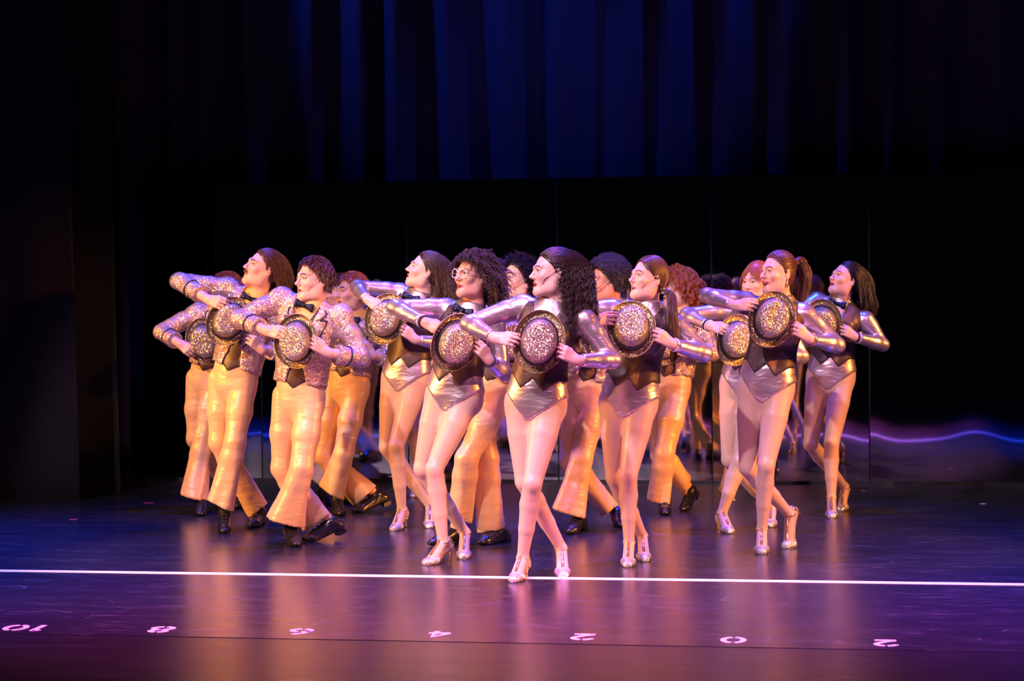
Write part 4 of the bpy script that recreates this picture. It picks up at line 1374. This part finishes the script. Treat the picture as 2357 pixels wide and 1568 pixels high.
            if True:                                      # hollow the flare
                d_in = pdist(cap(kk + (c_ - kk) * 0.55, c_ + dn_ * 0.04, 0.025, hw_ * 0.86, fl=np.array([0, 1.0, 0]), c=1.15), P, 0)
                f.keep(np.where(P[2] < kk[2] - 0.1, -d_in - 0.004, -1.0))
            jn.append((*f.mesh(), 0))
        V, Q, mi = join(jn)
        link('trousers', arr_mesh('trousers', V, Q, M['satin']), root)
    # vest
    vi = 0.015 if fem else 0.017
    f = Field(torso(1.0 if fem else 0.97), 0.0068, vi)
    x_, y_, z_ = tcoord(f)
    zb = S.get('vz', 0.125 if fem else 0.13)
    pt = np.maximum(0, 1 - np.abs(np.abs(x_) - 0.06) / 0.065) if fem else np.maximum(0, 1 - np.abs(x_) / 0.085)
    f.keep((zb - 0.065 * pt) - z_)
    f.keep(z_ - TL * 1.02)
    zV = TL * 0.62
    nw_ = 0.012 + 0.34 * np.maximum(z_ - zV, 0)
    f.keep(np.where((y_ > 0) & (z_ > zV), nw_ - np.abs(x_), -1.0))
    arm_r = [pdist(cap(A_, B_, 0.058, 0.066), f.P(), 0) for A_, B_ in ((SR + nrm(ER - SR) * 0.035, ER), (SL + nrm(EL - SL) * 0.035, EL))]
    for d in arm_r: f.keep(-d)
    f.keep(-pdist(cap(N - w * 0.03, nk_top, 0.062, 0.06), f.P(), 0))
    V, Q = f.mesh()
    link('vest', arr_mesh('vest', V, Q, M['vest'], tc=tc_of(V)), root)
    if not fem:
        # sequin jacket
        def jarm(a, b, c, out):
            m = a + (b - a) * 0.4
            cc = b + (c - b) * 0.72
            return [ell(a + w * 0.012, (0.058, 0.056, 0.054), k=0.03), cap(a, m, 0.054, 0.051, k=0.04), cap(m, b, 0.051, 0.044, k=0.02),
                    cap(b, b + (cc - b) * 0.55, 0.044, 0.041, k=0.02), cap(b + (cc - b) * 0.55, cc, 0.041, 0.049, k=0.01, flat=True)], cc
        ja, cR = jarm(SR, ER, WR, sv); jb, cL_ = jarm(SL, EL, WL, sv)
        f = Field(torso(1.13) + ja + jb, 0.0066, 0.012)
        # the flat sleeve ends are cut again after inflation
        x_, y_, z_ = tcoord(f)
        tors = pdist(cap(u(0.1), u(0.9), 0.19, 0.21), f.P(), 0)
        open_ = 0.030 + 0.16 * np.maximum(z_ - TL * 0.45, 0) + 0.22 * np.maximum(TL * 0.45 - z_, 0)
        nearb = np.minimum(pdist(cap(SR, ER, 0.08, 0.08), f.P(), 0), pdist(cap(SL, EL, 0.08, 0.08), f.P(), 0))
        nearf = np.minimum(pdist(cap(ER, WR, 0.085, 0.085), f.P(), 0), pdist(cap(EL, WL, 0.085, 0.085), f.P(), 0))
        arms_n = np.minimum(nearb, nearf)
        f.keep(np.where((y_ > 0.02) & (arms_n > -0.02), open_ - np.abs(x_ - 0.01), -1.0))
        f.keep(np.where(arms_n > 0.0, (0.10 - 0.35 * np.maximum(y_ * -1, 0)) - z_, -1.0))
        f.keep(-pdist(cap(N - w * 0.02, nk_top, 0.074, 0.07), f.P(), 0))
        f.noise(45, 0.0028, idx + 50, n=9, stretch=(1.2, 1, 0.9))
        f.noise(110, 0.0018, idx + 60, n=9)
        V, Q = f.mesh()
        jk = link('sequin_jacket', arr_mesh('sequin_jacket', V, Q, M['jacket']), root)
        # cuffs' black bands
        for b, c in ((ER, WR), (EL, WL)):
            c0 = b + (c - b) * 0.42; dv = nrm(c - b)
            a1 = nrm(np.cross(dv, [0.1, 0.2, 1])); a2 = np.cross(dv, a1)
            ring = [c0 + 0.0585 * (math.cos(t) * a1 + math.sin(t) * a2) for t in np.linspace(0, 2 * math.pi, 25)]
            v, q = tube(ring, 0.0055, 6, caps=False)
            link('cuff_band', arr_mesh('cuff_band', v, q, M['navy']), jk)
            for tt in (0.0, 0.12):
                cb_ = b + (c - b) * (0.55 + tt)
                ap_ = cb_ + 0.057 * nrm(np.array([0, -0.8, -0.6]) - dv * (np.array([0, -0.8, -0.6]) @ dv))
                v, q = sphere(ap_, 0.006, 8, 6)
                link('button', arr_mesh('button', v, q, M['navy']), jk)
        # piping of the notched lapels, laid on the jacket's front
        def surf(xx, zz):
            p0 = Pc + sv * xx + w * zz
            ts = np.arange(0.185, 0.02, -0.003)
            pts = p0[None] + fr[None] * ts[:, None]
            ii = ((pts - f.o) / f.h).round().astype(int)
            ii = np.clip(ii, 0, np.array(f.D.shape) - 1)
            dv_ = f.D[ii[:, 0], ii[:, 1], ii[:, 2]]
            hit = np.nonzero(dv_ < 0.002)[0]
            t = ts[hit[0]] if len(hit) else 0.12
            return t
        for sd in (-1, 1):
            xs2 = [0.040, 0.060, 0.078, 0.094, 0.104, 0.110, 0.082, 0.096, 0.098, 0.080]
            zs2 = [TL * q_ for q_ in (0.42, 0.52, 0.61, 0.70, 0.78, 0.85, 0.85, 0.89, 0.93, 0.97)]
            X2, Z2 = [], []
            for i in range(len(xs2) - 1):
                for t in (0, 0.5):
                    X2.append(sd * (xs2[i] * (1 - t) + xs2[i + 1] * t) - 0.01); Z2.append(zs2[i] * (1 - t) + zs2[i + 1] * t)
            X2, Z2 = np.array(X2) + 0.02, np.array(Z2)
            if sd > 0: X2 = X2 + (X2 - 0.01) * 0.35
            XI = sd * (0.026 + 0.16 * np.maximum(Z2 - TL * 0.45, 0)) + 0.01
            def lay(X_):
                tt = np.array([surf(a_, b_) for a_, b_ in zip(X_, Z2)])
                tp = np.concatenate([tt[:1], tt, tt[-1:]]); tt = np.maximum(tt, (tp[:-2] + tp[1:-1] + tp[2:]) / 3)
                return Pc + sv * X_[:, None] + w * Z2[:, None] + fr * (tt + 0.010)[:, None]
            po, pm, pi_ = lay(X2), lay(0.5 * X2 + 0.5 * XI), lay(XI)
            n_ = len(X2)
            V = np.vstack([po, pm, pi_, po - fr * 0.012, pm - fr * 0.012, pi_ - fr * 0.012])
            Q = []
            for a_ in range(n_ - 1):
                for c_ in (0, 1):
                    b0 = c_ * n_ + a_
                    Q.append((b0, b0 + 1, b0 + n_ + 1, b0 + n_)); Q.append((b0 + 3 * n_, b0 + 4 * n_, b0 + 4 * n_ + 1, b0 + 3 * n_ + 1))
                Q.append((a_, a_ + 3 * n_, a_ + 1 + 3 * n_, a_ + 1)); Q.append((2 * n_ + a_, 2 * n_ + a_ + 1, 5 * n_ + a_ + 1, 5 * n_ + a_))
            link('lapel', arr_mesh('lapel', V, np.array(Q), M['jacket']), jk)
            v, q = tube(po + fr * 0.001, 0.0050, 6)
            link('lapel_piping', arr_mesh('lapel_piping', v, q, M['navy']), jk)
    # bow tie
    if S.get('bow', True):
        bc = N + w * (-0.012) + fr * (0.090 if fem else 0.096)
        bx = nrm(sv + w * S.get('btilt', -0.15))
        bp_ = [cap(bc + bx * 0.006 * q, bc + bx * 0.050 * q, 0.012, 0.026, k=0.006, fl=fr, c=1.7) for q in (-1, 1)] + [ell(bc + fr * 0.004, (0.014, 0.014, 0.015), k=0.006)]
        f = Field(bp_, 0.0032)
        x0 = f.P()
        dd = (x0[0] - bc[0]) * bx[0] + (x0[1] - bc[1]) * bx[1] + (x0[2] - bc[2]) * bx[2]
        f.keep(np.abs(dd) - 0.060)
        V, Q = f.mesh()
        link('bow_tie', arr_mesh('bow_tie', V, Q, M['bow']), root)
    # hair
    bodyc = [(u(0.72), 0.125), (u(0.86, 0.07), 0.080), (u(0.86, -0.07), 0.080), (N + (nk_top - N) * 0.5, 0.06)]
    make_hair(root, S['hair'][0], S['hair'][1], HC, Rh, hsc, idx * 31 + 5, bodyc)
    if S.get('tache'):
        v, q = [], []
        pts = [HC + Rh @ (np.array(p_) * hsc) for p_ in ((-0.024, -0.098, -0.055), (-0.012, -0.107, -0.0475), (0, -0.109, -0.0465), (0.012, -0.107, -0.0475), (0.024, -0.098, -0.055))]
        v, q = tube(pts, [0.003, 0.0062, 0.006, 0.0062, 0.003], 8)
        link('moustache', arr_mesh('moustache', v, q, M['brow']), root)
    if S.get('mic', True):
        pts = [HC + Rh @ (np.array(p_) * hsc) for p_ in ((0.082, 0.012, 0.020), (0.080, -0.012, 0.012), (0.074, -0.040, -0.012), (0.066, -0.060, -0.032), (0.060, -0.074, -0.045))]
        v, q = tube(pts, 0.0016, 6)
        mo = link('headset_microphone', arr_mesh('headset_microphone', v, q, M['mic']), root)
        v, q = tube([pts[-1], pts[-1] + Rh @ np.array([-0.004, -0.010, -0.008])], [0.0034, 0.0026], 8)
        link('mic_tip', arr_mesh('mic_tip', v, q, M['mic']), mo)
    if S.get('glasses'):
        vs = []
        for sd in (-1, 1):
            c = np.array([sd * 0.034, -0.110, 0.006])
            ring = [HC + Rh @ ((c + np.array([0.028 * math.cos(t), 0.010 * abs(math.cos(t)) * (1 if math.cos(t) * sd > 0 else 0), 0.025 * math.sin(t)])) * hsc) for t in np.linspace(0, 2 * math.pi, 25)]
            vs.append((*tube(ring, 0.0022, 6, caps=False), 0))
            tm = [HC + Rh @ (np.array(p_) * hsc) for p_ in ((sd * 0.062, -0.100, 0.010), (sd * 0.076, -0.05, 0.010), (sd * 0.080, 0.01, 0.012))]
            vs.append((*tube(tm, 0.002, 6), 0))
        br = [HC + Rh @ (np.array(p_) * hsc) for p_ in ((-0.008, -0.110, 0.012), (0, -0.114, 0.015), (0.008, -0.110, 0.012))]
        vs.append((*tube(br, 0.002, 6), 0))
        v, q, _ = join(vs)
        link('glasses', arr_mesh('glasses', v, q, M['glass_rim']), root)
    if S.get('earring'):
        e0 = HC + Rh @ (np.array([0.080, 0.006, -0.034]) * hsc)
        v, q = tube([e0, e0 + np.array([0, 0, -0.012]), e0 + np.array([0, 0, -0.035]), e0 + np.array([0, 0, -0.05])], [0.002, 0.003, 0.007, 0.002], 8)
        link('earring', arr_mesh('earring', v, q, M['gold']), root)
    for wh, mts in S.get('br', ()):
        b, c = (ER, WR) if wh == 'r' else (EL, WL)
        dv = nrm(c - b)
        a1 = nrm(np.cross(dv, [0.1, 0.2, 1])); a2 = np.cross(dv, a1)
        for i, mname in enumerate(mts):
            c0 = b + (c - b) * (0.90 + 0.07 * i)
            ring = [c0 + 0.034 * (math.cos(t) * a1 + math.sin(t) * a2) for t in np.linspace(0, 2 * math.pi, 21)]
            v, q = tube(ring, 0.0055, 6, caps=False)
            link('bracelet', arr_mesh('bracelet', v, q, M[mname]), root)
    tag(root, S['label'], 'person', 'dancers in gold and silver stage costumes')
    if S.get('nohat'): return root
    # hat
    hp = at(S['hat'][0], S['hat'][1], D0 - 0.215)
    ox, oz = S.get('ht', (0, 0))
    nvec = np.array([ox, -math.sqrt(max(0.1, 1 - ox * ox - oz * oz)), oz])
    la = math.radians(S.get('hrot', 10))
    hat(hp, nvec, np.array([math.sin(la), 0, math.cos(la)]), S.get('hs', 1.0), 'glitter hat with black band held by the ' + S['hl_'], crease=S.get('crease', False))
    return root


def shift(S0, t_new, sc, **kw):
    """spec moved so that the front toe falls on t_new and pixels scale by sc"""
    S = dict(S0)
    t0 = S0['tf']
    for k_ in ('tf', 'af', 'tb', 'ab', 'hip', 'kf', 'kb', 'nk', 'sr', 'sl', 'er', 'el', 'wr', 'wl', 'hr', 'hl', 'hat'):
        S[k_] = (t_new[0] + (S0[k_][0] - t0[0]) * sc, t_new[1] + (S0[k_][1] - t0[1]) * sc)
    h_ = S0['head']
    S['head'] = ((t_new[0] + (h_[0][0] - t0[0]) * sc, t_new[1] + (h_[0][1] - t0[1]) * sc), h_[1], h_[2], h_[3])
    for k_ in ('hemf', 'hemb'):
        if k_ in S0:
            S[k_] = tuple((t_new[0] + (p[0] - t0[0]) * sc, t_new[1] + (p[1] - t0[1]) * sc) for p in S0[k_])
    S.update(kw)
    return S


D = {}
D['W3'] = dict(k='w', tf=(1180, 1342), af=(1203, 1283), tb=(1297, 1331), ab=(1292, 1262), kf=(1226, 1112), kb=(1207, 1108), hip=(1232, 925), nk=(1268, 704),
               sr=(1204, 703), er=(1078, 745), wr=(1142, 779), hr=(1180, 780), sl=(1345, 736), el=(1410, 830), wl=(1326, 830), hl=(1299, 811),
               hat=(1240, 787), ht=(0.02, 0.06), hrot=12, head=((1270, 630), 72, 4, -3), hair=('curlylong', 'darkbrown'), bow=False, net=True,
               label='woman front and centre with long dark curly hair and fishnet legs', hl_='woman front and centre with long curly hair', mouth=0.9)
D['W2'] = dict(k='w', tf=(978, 1302), af=(1020, 1247), tb=(1066, 1289), ab=(1070, 1226), kf=(1000, 1080), kb=(972, 1078), hip=(1044, 908), nk=(1080, 712),
               sr=(1030, 710), er=(908, 707), wr=(978, 742), hr=(1014, 758), sl=(1138, 742), el=(1158, 858), wl=(1126, 830), hl=(1108, 803),
               hat=(1044, 787), ht=(0.28, -0.18), hrot=20, head=((1088, 638), 48, 8, 0), hair=('curlybob', 'darkbrown'), glasses=True, mic=False, skin='tan',
               br=(('r', ('pearl', 'bracelet')), ('l', ('pearl', 'bracelet'))),
               label='woman with glasses and a cloud of dark curls, left of the front dancer', hl_='woman with glasses and dark curls', mouth=0.8)
D['W4'] = dict(k='w', tf=(1444, 1307), af=(1448, 1250), tb=(1484, 1294), ab=(1478, 1234), kf=(1446, 1096), kb=(1414, 1098), hip=(1446, 922), nk=(1490, 706),
               sr=(1410, 712), er=(1335, 718), wr=(1370, 740), hr=(1398, 732), sl=(1556, 748), el=(1622, 815), wl=(1545, 792), hl=(1516, 770),
               hat=(1452, 759), ht=(0.02, 0.36), hrot=4, head=((1492, 643), 60, 10, 0), hair=('pigtails', 'brown'), bow=False,
               br=(('l', ('pearl',)),), label='woman with two long brown pigtails, right of the front dancer', hl_='woman with two pigtails', mouth=0.9, lip=False)
D['W6'] = dict(k='w', tf=(1753, 1277), af=(1754, 1218), tb=(1806, 1264), ab=(1817, 1184), kf=(1764, 1070), kb=(1720, 1076), hip=(1763, 888), nk=(1798, 694),
               sr=(1716, 694), er=(1627, 680), wr=(1692, 704), hr=(1724, 700), sl=(1852, 722), el=(1928, 795), wl=(1862, 780), hl=(1836, 756),
               hat=(1774, 735), ht=(0.10, 0.10), hrot=22, head=((1790, 630), 58, 4, 0), hair=('pony', 'brown'), bow=False, mic=False, earring=True,
               br=(('l', ('gold',)),), crease=True, label='smiling woman with a high brown ponytail and drop earring', hl_='smiling woman with the ponytail', mouth=1.0, smile=1.0)
D['W5'] = dict(k='w', tf=(1683, 1229), af=(1662, 1182), tb=(1772, 1215), ab=(1776, 1170), kf=(1702, 1062), kb=(1678, 1058), hip=(1716, 880), nk=(1742, 708),
               sr=(1676, 716), er=(1580, 724), wr=(1634, 751), hr=(1664, 757), sl=(1800, 735), el=(1846, 822), wl=(1790, 815), hl=(1762, 800),
               hat=(1692, 784), ht=(0.25, 0.10), hrot=18, head=((1742, 650), 42, -4, 0), hair=('bangs', 'auburn'), mic=False,
               br=(('r', ('bracelet', 'pearl')),), label='woman with reddish fringe behind the smiling ponytailed woman', hl_='woman with the reddish fringe', mouth=0.5)
D['W7'] = dict(k='w', tf=(1914, 1194), af=(1914, 1146), tb=(1934, 1178), ab=(1944, 1122), kf=(1914, 1022), kb=(1866, 1022), hip=(1912, 864), nk=(1932, 696),
               sr=(1880, 692), er=(1830, 722), wr=(1852, 735), hr=(1866, 740), sl=(1992, 736), el=(2032, 794), wl=(1968, 776), hl=(1940, 756),
               hat=(1893, 744), ht=(-0.10, -0.15), hrot=-8, head=((1945, 645), 62, 20, 4), hair=('straight', 'black'), mic=False,
               br=(('l', ('pearl', 'bracelet')),), label='rightmost dancer, woman with long straight black hair and chin raised', hl_='rightmost dancer with long black hair', mouth=0.5)
D['W1'] = dict(k='w', tf=(904, 1223), af=(925, 1174), tb=(988, 1217), ab=(990, 1164), kf=(912, 1026), kb=(890, 1030), hip=(934, 868), nk=(960, 682),
               sr=(922, 672), er=(822, 660), wr=(846, 690), hr=(868, 704), sl=(1006, 704), el=(1022, 792), wl=(955, 782), hl=(934, 762),
               hat=(890, 734), ht=(-0.18, 0.04), hrot=20, head=((978, 624), 78, 18, 6), hair=('straight', 'darkbrown'), mic=False,
               label='woman with long straight brown hair, chin raised, behind the woman with glasses', hl_='woman with long straight brown hair', mouth=0.6, lip=False)
D['M2'] = dict(k='m', tf=(515, 1229), af=(517, 1180), tb=(577, 1217), ab=(598, 1180), kf=(541, 1018), kb=(505, 1018), hip=(534, 880), nk=(590, 686),
               sr=(524, 666), er=(413, 648), wr=(480, 690), hr=(504, 696), sl=(632, 700), el=(662, 812), wl=(604, 806), hl=(584, 784),
               hat=(527, 740), ht=(0.12, 0.12), hrot=35, head=((604, 620), 58, 20, 8), hair=('back', 'brown'), tache=True, mic=False,
               hemf=((482, 1152), (540, 1180)), hemb=((574, 1194), (611, 1164)),
               label='moustached man with swept back brown hair and raised elbow', hl_='moustached man', mouth=0.3)
D['M3'] = dict(k='m', tf=(683, 1260), af=(670, 1214), tb=(703, 1248), ab=(762, 1202), kf=(694, 1080), kb=(650, 1078), hip=(686, 920), nk=(714, 700),
               sr=(648, 690), er=(552, 735), wr=(616, 762), hr=(640, 764), sl=(784, 730), el=(832, 826), wl=(752, 812), hl=(728, 792),
               hat=(684, 785), ht=(-0.18, -0.08), hrot=5, head=((722, 646), 52, 4, 2), hair=('shortmen', 'brown'),
               hemf=((610, 1190), (700, 1216)), hemb=((702, 1222), (757, 1184)), btilt=-0.2,
               label='man with short side-parted brown hair at the front left', hl_='man with short side-parted brown hair', mouth=0.5)
D['M4'] = dict(k='m', lod=1.45, tf=(784, 1189), af=(776, 1150), tb=(816, 1181), ab=(868, 1140), kf=(790, 1046), kb=(745, 1050), hip=(796, 892), nk=(822, 730),
               sr=(764, 728), er=(700, 780), wr=(750, 800), hr=(775, 800), sl=(868, 745), el=(912, 832), wl=(858, 818), hl=(836, 794),
               hat=(800, 795), ht=(0, 0), head=((810, 675), 56, 4, 0), hair=('shortmen', 'ginger'), mic=False,
               hemf=((737, 1120), (792, 1154)), hemb=((814, 1166), (866, 1120)),
               label='ginger-haired man behind the side-parted man', hl_='ginger-haired man', mouth=0.5)
D['M1'] = dict(k='m', lod=1.45, tf=(461, 1189), af=(462, 1150), tb=(547, 1172), ab=(556, 1140), kf=(468, 1008), kb=(452, 1010), hip=(478, 878), nk=(520, 716),
               sr=(458, 722), er=(372, 764), wr=(415, 792), hr=(436, 806), sl=(560, 730), el=(590, 815), wl=(535, 815), hl=(512, 800),
               hat=(474, 785), ht=(-0.12, -0.08), hrot=-15, head=((520, 674), 56, 4, 0), hair=('shortmen', 'auburn'), mic=False,
               hemf=((416, 1140), (477, 1154)), hemb=((530, 1148), (575, 1134)),
               label='leftmost dancer, man hidden behind the moustached man', hl_='leftmost dancer', mouth=0.5)
D['M6'] = dict(k='m', lod=1.45, tf=(992, 1258), af=(1046, 1225), tb=(1106, 1256), ab=(1152, 1222), kf=(1074, 1056), kb=(1122, 1056), hip=(1124, 905), nk=(1196, 716),
               sr=(1130, 730), er=(1060, 800), wr=(1120, 800), hr=(1146, 800), sl=(1262, 738), el=(1300, 830), wl=(1240, 815), hl=(1216, 800),
               hat=(1180, 786), ht=(0, 0.1), head=((1193, 648), 52, 12, 4), hair=('messy', 'black'),
               hemf=((1030, 1188), (1086, 1206)), hemb=((1092, 1226), (1158, 1218)), btilt=0,
               label='man with tousled black hair just behind the front dancer', hl_='man with tousled black hair', mouth=0.4)
D['M7'] = dict(k='m', lod=1.45, tf=(1310, 1231), af=(1332, 1192), tb=(1430, 1216), ab=(1420, 1172), kf=(1338, 1058), kb=(1312, 1060), hip=(1346, 905), nk=(1402, 716),
               sr=(1340, 722), er=(1270, 790), wr=(1330, 800), hr=(1352, 800), sl=(1460, 735), el=(1500, 830), wl=(1440, 815), hl=(1412, 800),
               hat=(1366, 786), ht=(0, 0.0), head=((1397, 650), 72, 0, 0), hair=('afro', 'black'), skin='brown',
               hemf=((1273, 1172), (1348, 1194)), hemb=((1386, 1190), (1418, 1162)),
               label='man with a rounded black afro between the two front women', hl_='man with the black afro', mouth=0.1)
D['M8'] = dict(k='m', lod=1.45, tf=(1531, 1187), af=(1530, 1158), tb=(1572, 1178), ab=(1590, 1128), kf=(1530, 1045), kb=(1520, 1048), hip=(1534, 892), nk=(1566, 722),
               sr=(1505, 728), er=(1450, 790), wr=(1490, 800), hr=(1512, 800), sl=(1612, 742), el=(1640, 812), wl=(1592, 815), hl=(1568, 805),
               hat=(1530, 786), ht=(0, 0.0), head=((1560, 664), 75, 0, 0), hair=('wavy', 'auburn'), skin='fair',
               hemf=((1493, 1152), (1543, 1166)), hemb=((1576, 1146), (1588, 1106)), mic=False,
               label='auburn-haired dancer in sequin jacket behind the pigtailed woman', hl_='auburn-haired dancer in sequin jacket', mouth=0.4)
D['M9'] = shift(D['M4'], (757, 1165), 0.95, label='dancer mostly hidden behind the ginger-haired man', hl_='dancer hidden behind the ginger-haired man', hair=('shortmen', 'brown'), nohat=True, lod=1.9)
D['M9']['tf'] = (770, 1166)
D['W8'] = shift(D['W1'], (946, 1146), 0.82, label='woman hidden behind the woman with straight brown hair, one silver shoe showing', hl_='hidden woman', nohat=True, lod=1.9, mouth=0.5)
D['W9'] = shift(D['W5'], (1686, 1156), 0.86, label='woman hidden behind the smiling woman, one gold shoe showing', hl_='hidden woman', nohat=True, hair=('straight', 'darkbrown'), lod=1.9)
for i_, (nm_, S_) in enumerate(list(D.items())):
    person(S_, i_ + 1)
